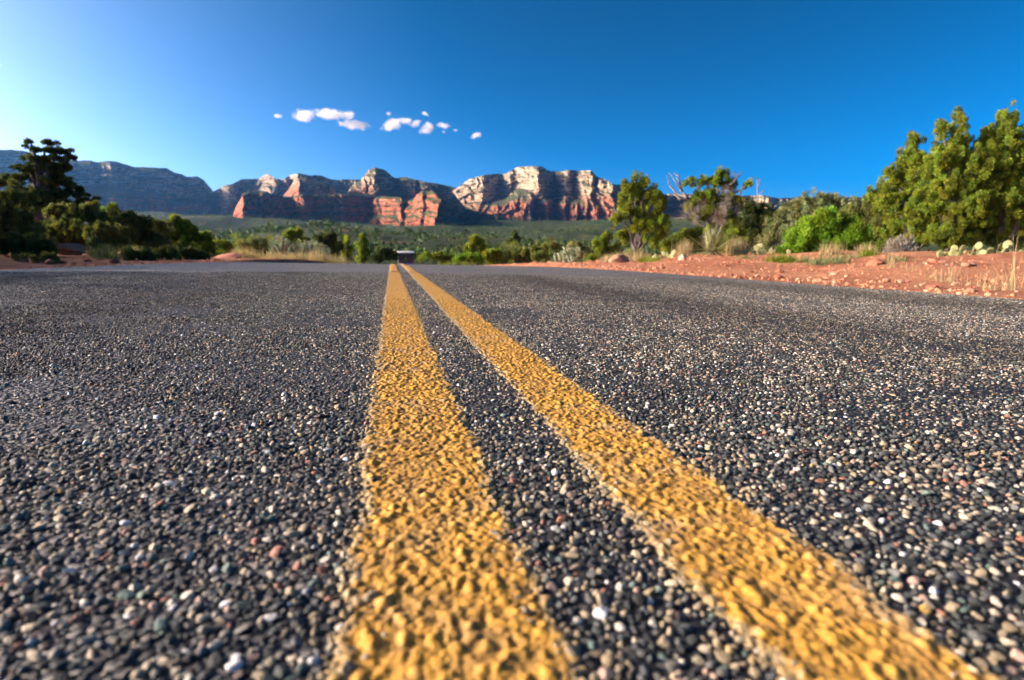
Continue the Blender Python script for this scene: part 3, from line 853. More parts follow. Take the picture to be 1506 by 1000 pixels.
# --- left of the road: the dark mass
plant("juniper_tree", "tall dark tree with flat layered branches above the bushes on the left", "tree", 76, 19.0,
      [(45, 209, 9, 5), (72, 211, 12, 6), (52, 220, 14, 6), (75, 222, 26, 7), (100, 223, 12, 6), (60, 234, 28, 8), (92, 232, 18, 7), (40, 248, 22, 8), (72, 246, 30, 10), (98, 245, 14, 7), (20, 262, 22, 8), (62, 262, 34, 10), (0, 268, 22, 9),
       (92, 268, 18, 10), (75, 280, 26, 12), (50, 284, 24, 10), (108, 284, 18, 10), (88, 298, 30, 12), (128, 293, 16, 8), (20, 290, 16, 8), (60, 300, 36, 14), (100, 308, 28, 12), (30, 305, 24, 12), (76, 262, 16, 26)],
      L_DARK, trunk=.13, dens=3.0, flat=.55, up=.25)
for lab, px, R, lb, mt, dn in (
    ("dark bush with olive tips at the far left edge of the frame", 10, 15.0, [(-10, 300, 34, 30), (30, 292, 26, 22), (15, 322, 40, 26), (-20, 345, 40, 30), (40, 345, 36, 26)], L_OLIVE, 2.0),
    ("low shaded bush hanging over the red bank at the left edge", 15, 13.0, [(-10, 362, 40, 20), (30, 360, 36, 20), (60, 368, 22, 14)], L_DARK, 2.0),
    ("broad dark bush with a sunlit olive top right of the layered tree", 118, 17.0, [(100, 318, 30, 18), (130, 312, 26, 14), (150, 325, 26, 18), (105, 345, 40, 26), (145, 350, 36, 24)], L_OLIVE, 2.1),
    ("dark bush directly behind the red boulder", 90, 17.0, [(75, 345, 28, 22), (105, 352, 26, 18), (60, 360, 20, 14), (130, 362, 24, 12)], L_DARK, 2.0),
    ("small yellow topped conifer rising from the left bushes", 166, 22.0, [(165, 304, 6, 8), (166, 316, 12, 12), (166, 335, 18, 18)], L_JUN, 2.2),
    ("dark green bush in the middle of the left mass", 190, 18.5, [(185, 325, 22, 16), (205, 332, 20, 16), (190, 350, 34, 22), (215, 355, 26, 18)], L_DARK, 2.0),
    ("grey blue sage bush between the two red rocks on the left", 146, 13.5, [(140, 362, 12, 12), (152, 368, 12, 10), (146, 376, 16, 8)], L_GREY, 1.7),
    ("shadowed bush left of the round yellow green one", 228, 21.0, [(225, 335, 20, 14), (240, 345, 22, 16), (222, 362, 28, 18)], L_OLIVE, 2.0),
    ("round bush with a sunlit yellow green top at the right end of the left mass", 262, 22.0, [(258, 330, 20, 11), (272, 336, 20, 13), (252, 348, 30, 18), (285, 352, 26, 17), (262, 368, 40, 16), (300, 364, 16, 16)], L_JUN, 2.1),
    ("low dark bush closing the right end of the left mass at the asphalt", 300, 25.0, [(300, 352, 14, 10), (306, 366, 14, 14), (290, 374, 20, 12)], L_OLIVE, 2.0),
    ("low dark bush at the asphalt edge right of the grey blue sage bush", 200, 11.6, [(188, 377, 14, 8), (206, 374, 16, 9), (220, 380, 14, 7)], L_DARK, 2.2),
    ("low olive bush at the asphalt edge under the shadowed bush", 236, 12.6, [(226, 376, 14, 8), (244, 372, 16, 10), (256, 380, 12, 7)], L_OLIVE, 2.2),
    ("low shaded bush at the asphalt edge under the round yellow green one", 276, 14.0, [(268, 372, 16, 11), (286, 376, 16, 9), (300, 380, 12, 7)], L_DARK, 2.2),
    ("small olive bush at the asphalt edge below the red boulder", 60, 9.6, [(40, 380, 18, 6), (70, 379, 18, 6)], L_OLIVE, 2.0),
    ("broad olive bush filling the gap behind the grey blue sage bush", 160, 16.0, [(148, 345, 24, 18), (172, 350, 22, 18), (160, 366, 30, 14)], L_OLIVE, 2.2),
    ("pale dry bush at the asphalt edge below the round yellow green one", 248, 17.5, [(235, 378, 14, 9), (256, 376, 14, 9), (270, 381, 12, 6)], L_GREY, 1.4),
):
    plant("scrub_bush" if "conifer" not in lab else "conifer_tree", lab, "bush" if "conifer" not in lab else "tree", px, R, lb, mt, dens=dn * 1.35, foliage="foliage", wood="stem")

for lab, x, y, h, w in (("tall bush outside the left edge of the frame, nearest to the camera", -7.0, 4.6, 1.9, 1.4), ("tall bush outside the left edge of the frame, second from the camera", -7.6, 7.0, 2.3, 1.5), ("broad bush just outside the left edge of the frame beside the low shaded bush", -8.4, 9.3, 2.5, 1.6),
                        ("tree just outside the left edge of the frame behind the shaded bushes", -9.6, 11.8, 3.2, 1.8), ("tall bush outside the left edge of the frame, behind the other ones", -10.4, 6.2, 3.0, 1.9)):
    o = empty("scrub_bush", (x, y, float(land(x, y))), lab, "bush")
    lb = [(0, 0, h * .5, w, w, h * .5), (.5, .6, h * .45, w * .8, w * .8, h * .45), (-.4, -.6, h * .4, w * .8, w * .8, h * .4)]
    v, f, c = crown(lb, 30000, .06); mesh_ob("foliage", v, f, L_OLIVE, o, False, c)
    vv, q = limbs(np.array([0, 0, -.05]), [l[:3] for l in lb], .05, sides=5); mesh_ob("stem", vv, q, BARK, o)

# --- ahead on the left, past the crest
for nm, lab, cat, px, R, lb, mt, tr, dn in (
    ("scrub_bush", "rounded grey green bush behind the dry bank left of the road", "bush", 376, 34, [(376, 358, 24, 9), (362, 366, 22, 11), (392, 364, 20, 11), (376, 376, 30, 9)], L_GREY, None, 1.9),
    ("juniper_tree", "fuller bright juniper rising above its neighbours left of the road", "tree", 432, 42, [(424, 343, 8, 6), (437, 342, 9, 6), (430, 352, 18, 10), (443, 358, 12, 10), (420, 364, 12, 10), (434, 370, 18, 10)], L_JUN, .12, 2.4),
    ("juniper_tree", "dark broad juniper between the bright one and the pair of cone shaped ones", "tree", 482, 44, [(472, 350, 10, 7), (486, 350, 10, 7), (478, 362, 18, 10), (494, 364, 12, 10), (484, 376, 18, 9)], L_DARK, .12, 2.4),
    ("juniper_tree", "cone shaped juniper, left one of the pair beside the road", "tree", 510, 46, [(510, 353, 5, 5), (510, 361, 8, 7), (510, 372, 11, 9), (509, 382, 12, 6)], L_JUN, .1, 2.6),
    ("juniper_tree", "cone shaped juniper, right one of the pair beside the road", "tree", 534, 48, [(533, 351, 5, 5), (534, 360, 9, 7), (534, 371, 11, 9), (534, 381, 12, 6)], L_JUN, .1, 2.6),
    ("scrub_bush", "dark low juniper bush just left of the bus", "bush", 566, 52, [(556, 368, 10, 7), (570, 372, 12, 8), (580, 378, 8, 7), (560, 380, 16, 6)], L_DARK, None, 2.4),
    ("scrub_bush", "small olive bush between the rounded grey green bush and the bright juniper", "bush", 404, 44, [(402, 356, 8, 6), (408, 364, 12, 8), (400, 374, 14, 8)], L_JUN, None, 2.2),
    ("scrub_bush", "green bush far behind the dry bank beside the left mass", "bush", 330, 46, [(322, 362, 14, 8), (338, 366, 14, 9), (330, 376, 20, 8)], L_JUN, None, 2.2),
    # ahead on the right
    ("juniper_tree", "full bright juniper right of the bus above the low scrub", "tree", 702, 46, [(698, 355, 9, 6), (707, 358, 9, 6), (695, 366, 15, 9), (712, 368, 12, 9), (700, 377, 18, 8)], L_JUN, .12, 2.5),
    ("scrub_bush", "yellow green low scrub patch at the crest right of the bus", "bush", 684, 34, [(675, 381, 12, 5), (690, 379, 14, 6), (702, 382, 12, 5)], L_BRIGHT, None, 2.0),
    ("scrub_bush", "dark round bush below the bright juniper on the right", "bush", 728, 36, [(722, 374, 12, 7), (734, 372, 10, 8), (728, 381, 16, 6)], L_JUN, None, 2.3),
    ("scrub_bush", "small round tree standing above the scrub under the red bank", "tree", 758, 95, [(758, 346, 9, 6), (757, 353, 10, 5)], L_DARK, None, 2.5),
    ("scrub_bush", "broad olive bush along the crest under the red bank", "bush", 765, 36, [(755, 372, 14, 9), (775, 370, 14, 9), (765, 381, 22, 7)], L_OLIVE, None, 2.1),
    ("scrub_bush", "broad grey olive bush along the crest, left of the pale cholla", "bush", 808, 34, [(795, 368, 16, 9), (815, 364, 16, 9), (805, 378, 24, 9), (830, 370, 12, 10)], L_OLIVE, None, 2.0),
    ("scrub_bush", "grey twiggy bush behind the pale cholla", "bush", 850, 30, [(842, 362, 14, 8), (858, 368, 16, 9), (868, 378, 16, 9)], L_GREY, None, 1.6),
    ("scrub_bush", "olive green bush left of the lone upright juniper", "bush", 888, 34, [(880, 358, 12, 9), (892, 350, 10, 9), (886, 370, 18, 11), (902, 368, 10, 12)], L_JUN, None, 2.2),
    ("scrub_bush", "small bright bush at the end of the right bank", "bush", 872, 26, [(868, 378, 9, 6), (878, 380, 10, 6)], L_JUN, None, 2.0),
    ("scrub_bush", "low green bush just right of the bus", "bush", 632, 60, [(625, 378, 12, 5), (640, 376, 12, 6), (655, 379, 12, 5)], L_JUN, None, 2.2),
):
    plant(nm, lab, cat, px, R, lb, mt, trunk=tr, dens=dn, foliage="crown" if tr else "foliage", wood="trunk" if tr else "stem")

# --- the far wood on the valley floor: thousands of junipers that read as one mass
def woodland():
    mb = MB(); n = 0
    V, f, c, k = [], [], [], 0
    while n < 21000:
        r = 95 + (2350 - 95) * rng.random() ** .62; a = rng.uniform(-.62, .62)
        x, y = r * math.sin(a), r * math.cos(a)
        if abs(x) < 7 and y < 150: continue
        if vnoise(np.array([x / 60]), np.array([y / 45]), seed=77)[0] < -.38 and rng.random() < .8: continue
        n += 1
        h = rng.uniform(2.6, 6.0) * (1 if rng.random() < .85 else 1.35); w = h * rng.uniform(.36, .56)
        z = float(land(x, y))
        m = max(12, min(110, int(110 * (130 / r))))
        d = rng.normal(size=(m, 3)); d /= np.linalg.norm(d, axis=1)[:, None]
        cen = np.array([x, y, z + h * .5]) + d * np.array([w, w, h * .5]) * (rng.random(m) ** .4)[:, None] * np.stack([1.1 - .5 * (d[:, 2] > 0) * d[:, 2]] * 2 + [np.ones(m)], -1)
        L = max(.35, min(1.3, h * 1.9 / math.sqrt(m)))
        t = np.array([1, 1, 1]) * rng.uniform(.6, 1.35) * np.array([rng.uniform(.75, 1.15), 1, rng.uniform(.8, 1.2)])
        v, q, cc = leaves(cen, d * .6 + np.array([0, 0, .6]), L * rng.uniform(.7, 1.3, m), L * .6, np.tile(t, (m, 1)))
        V.append(v); f.append(q + k); c.append(cc); k += len(v)
    o = mesh_ob("woodland", np.concatenate(V), np.concatenate(f), mat_leaf("far_juniper_leaves", (.046, .080, .020), .2), None, False, np.concatenate(c))
    tag(o, "far juniper woodland covering the valley floor below the mountains", kind="stuff")
woodland()

# --- single bushes and trees on the slope between the crest and the far wood
protos = []
def proto(label, kind, lobes, matl, tr):
    o = bpy.data.objects.new("juniper_tree" if tr else "scrub_bush", None); COL.objects.link(o)
    tag(o, label, "tree" if tr else "bush", "junipers and bushes beyond the crest")
    v, f, c = crown(lobes, 700, .17, hue=.2, tuft=.34); mesh_ob("crown" if tr else "foliage", v, f, matl, o, False, c)
    vv, q = limbs(np.array([0, 0, -.1]), [l[:3] for l in lobes], .10 if tr else .04, sides=5); mesh_ob("trunk" if tr else "stem", vv, q, BARK, o)
    return o
SHAPES = [
    ("round crowned green juniper standing in the scrub beyond the crest", True, [(0, 0, 1.5, .9, .9, .9), (.4, .1, 2.3, .6, .6, .6), (-.4, 0, 1.0, .8, .8, .6), (.1, .2, 2.8, .35, .35, .45)], L_JUN),
    ("narrow dark juniper standing in the scrub beyond the crest", True, [(0, 0, 1.2, .8, .8, .9), (0, .1, 2.2, .55, .55, .8), (.05, 0, 3.0, .28, .28, .5)], L_DARK),
    ("wide olive bush growing low in the scrub beyond the crest", False, [(0, 0, .7, 1.1, 1.1, .7), (.7, .2, .9, .7, .7, .6), (-.7, 0, .6, .7, .7, .5)], L_OLIVE),
    ("small grey green bush growing low in the scrub beyond the crest", False, [(0, 0, .5, .8, .8, .5), (.4, .2, .7, .5, .5, .4)], L_GREY),
]
PROTO = [proto(a, None, l, m_, t) for a, t, l, m_ in SHAPES]
used = [False] * 4
def scatter_mid():
    n = 0
    while n < 270:
        px = rng.uniform(300, 575) if rng.random() < .4 else rng.uniform(615, 925); R = 46 * (2.7 ** rng.random())
        p = at(px, 373.0, R); x, y = float(p[0]), float(p[1])
        if -7 < x < 6.5: continue
        k = rng.choice(4, p=[.34, .2, .28, .18])
        o = PROTO[k] if not used[k] else copy_tree(PROTO[k]); used[k] = True
        s = rng.uniform(.55, .92)
        o.location = (x, y, float(land(x, y)) - .05); o.rotation_euler = (0, 0, rng.uniform(0, 6.28)); o.scale = (s * rng.uniform(.85, 1.2), s, s)
        n += 1
scatter_mid()

# --- prickly pears
M_PAD = None
def mat_pad():
    m, nt, b = new_mat("prickly_pear_pad")
    oc = objco(nt)
    vo = N(nt, "ShaderNodeTexVoronoi"); vo.inputs['Scale'].default_value = 34; nt.links.new(oc, vo.inputs['Vector'])
    base = ramp(nt, noise(nt, oc, 9, 4), [(.3, (.16, .19, .06)), (.7, (.29, .27, .105))])
    dots = ramp(nt, vo.outputs['Distance'], [(.10, (.5, .45, .32)), (.22, (0, 0, 0))])
    nt.links.new(mixc(nt, math_(nt, 'MULTIPLY', dots, 1.0), base, (.42, .36, .22)), b.inputs['Base Color'])
    b.inputs['Roughness'].default_value = .6
    return m
M_PAD = mat_pad()
def pad_mesh():
    V, f = ICO[3]
    V = V.copy(); z = V[:, 2]
    wx = 1 - .30 * np.clip(-z, 0, 1) ** 1.5
    V = V * np.stack([.088 * wx, .016 + 0 * z, .115 + 0 * z], -1); V[:, 2] += .112
    V[:, 1] += .010 * np.sin(V[:, 0] * 22)
    return V, f
PADV, PADF = pad_mesh()
pad_src = None
def prickly_pear(label, px, R, npad, spread, s=1.0):
    global pad_src
    p = at(px, 373.0, R); x, y = float(p[0]), float(p[1]); z = float(land(x, y))
    o = empty("prickly_pear", (x, y, z - .01), label, "cactus", "prickly pears on the right bank")
    made = []
    for i in range(npad):
        if i < max(3, npad * .7) or not made:
            loc = np.array([rng.normal(0, spread), rng.normal(0, spread), rng.uniform(-.03, .02)]); tilt = rng.normal(0, .38)
        else:
            b = made[rng.integers(len(made))]
            loc = b + np.array([rng.normal(0, .05 * s), rng.normal(0, .04 * s), .16 * s]); tilt = rng.normal(0, .5)
        if pad_src is None:
            q = mesh_ob("pad", PADV, PADF, M_PAD, o); pad_src = q
        else:
            q = pad_src.copy(); COL.objects.link(q); q.parent = o
        q.location = loc; q.rotation_euler = (rng.normal(0, .2), tilt, rng.normal(-.7, .7))
        k = s * rng.uniform(.75, 1.15); q.scale = (k, k, k)
        if loc[2] < .1: made.append(loc)
for lab, px, R, npd, spr, s in (
    ("prickly pear with big pale round pads at the right edge under the tallest juniper", 1486, 10.2, 15, .14, .62),
    ("prickly pear with several upright pads left of the one at the right edge", 1443, 10.2, 12, .12, .60),
    ("low prickly pear with one ring shaped pad, leftmost under the big junipers", 1403, 10.2, 11, .13, .52),
    ("low prickly pear patch half buried in dry grass right of the yucca", 1106, 13.8, 14, .26, .62),
    ("yellowish low prickly pear patch just left of the pale grass and yucca", 990, 15.5, 15, .30, .6),
    ("low prickly pear patch at the foot of the lone upright juniper", 958, 16.6, 14, .26, .6),
    ("small prickly pear patch between the grey twiggy bush and the vivid green bush", 1138, 13.2, 9, .16, .6),
): prickly_pear(lab, px, R, npd, spr, s)

# --- yucca, grasses
def blades(n, L, w, spread, lean, base_r, tint=(1, 1, 1), seg=4, droop=.25, jit=.2):
    """curved tapering blades growing from one foot"""
    V, f, c, k = [], [], [], 0
    for i in range(n):
        a = rng.uniform(0, 6.283); el = math.pi / 2 - abs(rng.normal(0, spread)); el = max(el, lean)
        d = np.array([math.cos(a) * math.cos(el), math.sin(a) * math.cos(el), math.sin(el)])
        l = L * rng.uniform(.55, 1.1); t = np.linspace(0, 1, seg + 1)
        b = np.array([rng.normal(0, base_r), rng.normal(0, base_r), 0])
        P = b + d * (t * l)[:, None]; P[:, 2] -= droop * l * t ** 2 * math.cos(el)
        s = np.cross(d, [0, 0, 1.0]); s /= np.linalg.norm(s) + 1e-9
        tw = rng.uniform(-1, 1); s = s * math.cos(tw) + np.cross(d, s) * math.sin(tw)
        ww = w * np.minimum(1, 1.15 - t) * rng.uniform(.7, 1.2); ww[-1] = w * .05
        A = P - s * ww[:, None] / 2; B = P + s * ww[:, None] / 2
        v = np.stack([A, B], 1).reshape(-1, 3); j = np.arange(seg) * 2
        f.append(np.stack([j, j + 1, j + 3, j + 2], -1) + k); V.append(v); k += len(v)
        c.append(np.tile(np.array(tint) * np.clip(rng.normal(1, jit), .5, 1.5), (len(v), 1)))
    return np.concatenate(V), np.concatenate(f), np.concatenate(c)

def ground_at(px, R):
    p = at(px, 373.0, R); x, y = float(p[0]), float(p[1])
    return np.array([x, y, float(land(x, y))])

M_YUC = mat_leaf("yucca_blades", (.26, .28, .12), .15, rough=.45, spec=.5)
g = ground_at(1046, 13.4)
o = empty("yucca_plant", g, "spiky yucca rosette on the red bank below the half dead juniper", "yucca")
v, f, c = blades(120, .68, .034, .8, .05, .03); v[:, 2] += .10; mesh_ob("leaf_rosette", v, f, M_YUC, o, False, c)
v, f, c = blades(90, .5, .026, 1.5, -.35, .03, droop=.45); v[:, 2] += .10; mesh_ob("dead_skirt", v, f, L_STRAW, o, False, c * .55)

def tuft(label, px, R, n, L, w=.006, spread=.45, base=.04, matl=L_STRAW, name="grass_tuft", group=None, cat="grass", tint=(1, 1, 1), droop=.25):
    v, f, c = blades(n, L, w, spread, .1, base, tint, droop=droop)
    o = mesh_ob(name, v, f, matl, None, False, c); o.location = ground_at(px, R) - np.array([0, 0, .01])
    return tag(o, label, cat, group)
tuft("pale dry grass clump standing between two prickly pear patches left of the yucca", 1006, 14.6, 420, .50, .009, .35, .10)
tuft("pale dry grass clump just right of the yucca", 1083, 13.8, 420, .46, .009, .40, .10)
tuft("dry straw grass clump with tall green tips before the vivid green bush", 1222, 11.2, 300, .27, .007, .5, .09)
tuft("grey dry grass clump between the vivid green bush and the dry round bush", 1272, 11.2, 260, .20, .007, .6, .08)
tuft("small green tuft under the grey grass clump on the red bank", 1279, 10.6, 260, .16, .009, .7, .06, L_JUN)
tuft("small green tuft on the bare red dirt near the asphalt below the vivid bush", 1149, 9.6, 420, .17, .010, .8, .09, L_JUN)
tuft("small green tuft, left one of two below the lone upright juniper", 950, 14.6, 380, .22, .011, .8, .10, L_JUN)
tuft("small green tuft, right one of two below the lone upright juniper", 962, 13.9, 320, .18, .011, .85, .10, L_JUN)
tuft("wispy straw grass clump at the asphalt edge below the dry round bush", 1312, 7.6, 50, .24, .0035, .25, .02)
tuft("tall fan of thin straw stalks at the right edge of the frame", 1490, 5.0, 40, .42, .0036, .40, .03)
tuft("low straw grass beside the tall fan of stalks at the right edge", 1462, 5.1, 34, .18, .0035, .55, .03)
tuft("thin straw stalks in front of the leftmost big prickly pear", 1400, 6.0, 36, .22, .0035, .4, .03)
for px, R, L in ((1345, 6.9, .20), (1372, 6.3, .18), (1425, 5.6, .17), (1440, 5.4, .22), (1330, 7.2, .18), (1292, 8.2, .16), (1255, 8.7, .14), (1387, 6.1, .14)):
    tuft("small wispy tuft of straw grass along the right edge of the asphalt", px, R, 18, L * .8, .003, .4, .02, group="straw tufts along the right edge of the asphalt")
for px, R, L in ((1188, 9.9, .15), (1215, 9.5, .16), (1233, 9.2, .15), (1203, 9.2, .12), (1160, 10.0, .13), (1320, 8.6, .13), (1250, 10.3, .14), (1098, 11.8, .14)):
    tuft("small grey half dead tuft on the bare red bank below the vivid green bush", px, R, 200, L, .007, .8, .08, L_GREY, group="grey tufts on the red bank")
for px, R, L in ((905, 16.0, .3), (922, 16.2, .34), (940, 15.8, .3), (895, 19, .35), (888, 22, .35)):
    tuft("dry straw grass tuft around the foot of the lone upright juniper", px, R, 240, L, .008, .55, .12, group="dry tufts round the lone juniper")
# dry grass past the crest on the left and at the left edge
for px, R, L in ((398, 27, .5), (412, 27.5, .45), (430, 28, .5), (446, 28, .5), (465, 29, .7), (478, 29, .8), (488, 30, .7), (355, 28, .7), (368, 28, .6), (500, 30, .6)):
    tuft("bleached straw grass clump in the strip left of the road past the crest", px, R, 260, L, .016, .45, .25, group="bleached grass in the strip left of the road")
for px, R, L in ((200, 14.5, .28), (158, 12.0, .25), (238, 17, .3), (262, 18, .3)):
    tuft("dry grass clump in shade between the left bushes and the asphalt", px, R, 260, L, .009, .5, .12, L_GREY, group="dry grass clumps in shade on the left")
# pale cholla cactus, left and right of the road
def cholla(label, px, R, h, w):
    g = ground_at(px, R); o = empty("cholla_cactus", g, label, "cactus")
    mb = MB()
    for i in range(16):
        a = rng.uniform(0, 6.28); rr = w * rng.random() ** .5
        P = np.array([[0, 0, 0], [.35 * rr * math.cos(a), .35 * rr * math.sin(a), h * .35], [.8 * rr * math.cos(a), .8 * rr * math.sin(a), h * rng.uniform(.45, .7)], [rr * math.cos(a), rr * math.sin(a), h * rng.uniform(.6, 1.05)]])
        t = np.linspace(0, 3, 12); P = np.stack([np.interp(t, range(4), P[:, k]) for k in range(3)], -1) + rng.normal(size=(12, 3)) * .02
        v, q = tube(P, np.full(12, .045) * (1 + .25 * np.sin(np.arange(12) * 2.4)), 7); mb.add(v, q, np.ones(3) * rng.uniform(.8, 1.2))
    mb.build("branches", L_CACT, o)
    v, f, c = crown([(0, 0, h * .7, w, w, h * .35)], 1500, .09, hue=.2, aspect=.3, tuft=.16); mesh_ob("joints", v, f, L_CACT, o, False, c)
cholla("pale grey green cholla at the crest, left of the other two left of the road", 415, 32, 1.25, .7)
cholla("pale cholla clump in the bleached grass below the bright juniper", 440, 33, 1.2, .9)
cholla("grey cholla clump under the dark broad juniper left of the road", 460, 34, 1.1, .8)
cholla("pale cholla branching at the crest where the right bank begins", 842, 22, .8, .45)
cholla("low pale cholla beside the branching one where the right bank begins", 828, 22.5, .5, .45)

# --- dead agave stalk and rocks
g = ground_at(1114, 26.0); top = at(1114, 262, 26.0) - g
o = empty("agave_stalk", g, "thin dead stalk standing bare against the sky right of the half dead juniper", "stalk")
P = np.linspace([0, 0, 0], top, 9) + rng.normal(size=(9, 3)) * .012
v, q = tube(P, np.linspace(.045, .018, 9), 7); mesh_ob("stalk", v, q, BARK_G, o)
mb = MB()
for t in (.66, .72, .78, .84, .9, .95, .99):
    a = rng.uniform(0, 6.28); p0 = top * t; d = np.array([math.cos(a), math.sin(a), .25]) * (1.25 - t) * .75
    v, q = tube(np.stack([p0, p0 + d * .6, p0 + d + [0, 0, .05]]), [.012, .01, .02], 5); mb.add(v, q)
mb.build("side_twig", BARK_G, o)

def mat_stone(name, c):
    m, nt, b = new_mat(name)
    oc = objco(nt); f = noise(nt, oc, 6, 6, .65)
    nt.links.new(ramp(nt, f, [(.3, tuple(v * .55 for v in c)), (.7, tuple(min(1, v * 1.2) for v in c))]), b.inputs['Base Color'])
    b.inputs['Roughness'].default_value = .9; bump(nt, b, f, .7, .03)
    return m
S_RED = mat_stone("red_sandstone", (.38, .13, .07)); S_PINK = mat_stone("pink_stone", (.44, .21, .13)); S_PALE = mat_stone("pale_stone", (.52, .37, .26))
def rock(label, px, R, size, matl, group=None, squash=.6, sub=3, name="rock", sink=.25):
    V, f = ICO[sub]
    D = np.ones(len(V))
    for k in range(9):
        p = rng.normal(size=3); p /= np.linalg.norm(p); d = rng.uniform(.5, .9); dd = V @ p
        D = np.where(dd * D > d, d / np.maximum(dd, .2), D)
    D *= 1 + .06 * fbm(V[:, 0] * 3 + rng.random() * 50, V[:, 1] * 3, V[:, 2] * 3, octs=3)
    W = V * D[:, None] * size * .5 * np.array([rng.uniform(.9, 1.35), rng.uniform(.75, 1.1), squash * rng.uniform(.8, 1.2)])
    o = mesh_ob(name, W, f, matl, None, False)
    g = ground_at(px, R); o.location = g + np.array([0, 0, size * .5 * squash * (1 - 2 * sink)]); o.rotation_euler = (rng.normal(0, .15), rng.normal(0, .15), rng.uniform(0, 6.28))
    return tag(o, label, "rock", group)
rock("big red boulder lying under the dark bushes at the left of the road", 107, 14.2, .66, S_RED, name="boulder", sub=4, squash=.62)
rock("flat dark red rock half hidden in shade right of the big red boulder", 184, 14.4, .42, S_RED, squash=.45)
rock("long low red dirt bank like boulder at the crest left of the bleached grass", 338, 26, 1.5, S_RED, squash=.17)
rock("pale tan flat rock behind the low red one left of the bleached grass", 352, 29, 1.1, S_PINK, squash=.2)
rock("big pinkish boulder lying in the right bank at its far end", 912, 14.6, .5, S_PINK, squash=.6)
rock("pale angular rock standing in the bank under the yellowish prickly pear patch", 1003, 12.2, .22, S_PALE, squash=.8)
rock("dark red broken slab in the bank near the asphalt below the grey grass clump", 1288, 8.3, .26, S_RED, squash=.45)
rock("red slab lying under the leftmost big prickly pear", 1380, 8.2, .22, S_RED, squash=.35)
for i in range(30):
    px = rng.uniform(900, 1500); 
    r0 = 3.6 / max(.12, math.sin(math.atan((px - CX) / F * math.cos(PITCH)) + YAW))
    R = r0 * rng.uniform(1.0, 1.75)
    pink = rng.random() < .55
    rock("small %s stone lying on the bare red bank right of the asphalt" % ("pale pink" if pink else "dark red"), px, R, rng.uniform(.04, .11), S_PINK if pink else S_RED, "%s stones on the red bank" % ("pale pink" if pink else "dark red"), sub=2, name="stone")
for i in range(16):
    rock("small dark red stone on the shaded dirt left of the asphalt", rng.uniform(0, 290), rng.uniform(8.5, 16), rng.uniform(.06, .16), S_RED, "dark red stones on the shaded dirt", sub=2, name="stone")

# fine gravel over both banks
def gravel():
    mb = MB(); V0, f0 = ICO[1]; n = 6500
    side = rng.random(n) < .75
    y = rng.uniform(0, 26, n) ** 1.0; s = rng.exponential(2.4, n)
    x = np.where(side, XR + .03 + s, XL - .03 - s); y = y + .0
    k = rng.random(n) < .2; x = np.where(k & side, XR + .02 + rng.exponential(.16, n), np.where(k, XL - .02 - rng.exponential(.16, n), x))
    z = land(x, y); r = rng.uniform(.004, .017, n) * np.where(rng.random(n) < .06, 2.0, 1)
    V = V0[None] * (r[:, None, None] * rng.uniform(.6, 1.3, (n, 1, 3)) * (1 + .2 * rng.normal(size=(n, len(V0), 1)))) + np.stack([x, y, z + r * .2], -1)[:, None]
    c = np.array([[.50, .20, .10], [.52, .27, .165], [.52, .37, .27], [.34, .12, .06]])[rng.choice(4, n, p=[.60, .24, .02, .14])]
    m, nt, b = new_mat("bank_gravel"); a = N(nt, "ShaderNodeAttribute", attribute_name="tint"); nt.links.new(a.outputs['Color'], b.inputs['Base Color']); b.inputs['Roughness'].default_value = .9
    o = mesh_ob("gravel", V.reshape(-1, 3), (f0[None] + (np.arange(n) * len(V0))[:, None, None]).reshape(-1, 3), m, None, False, np.repeat(c, len(V0), 0))
    tag(o, "fine red and pink gravel strewn over both roadside banks", kind="stuff")
gravel()

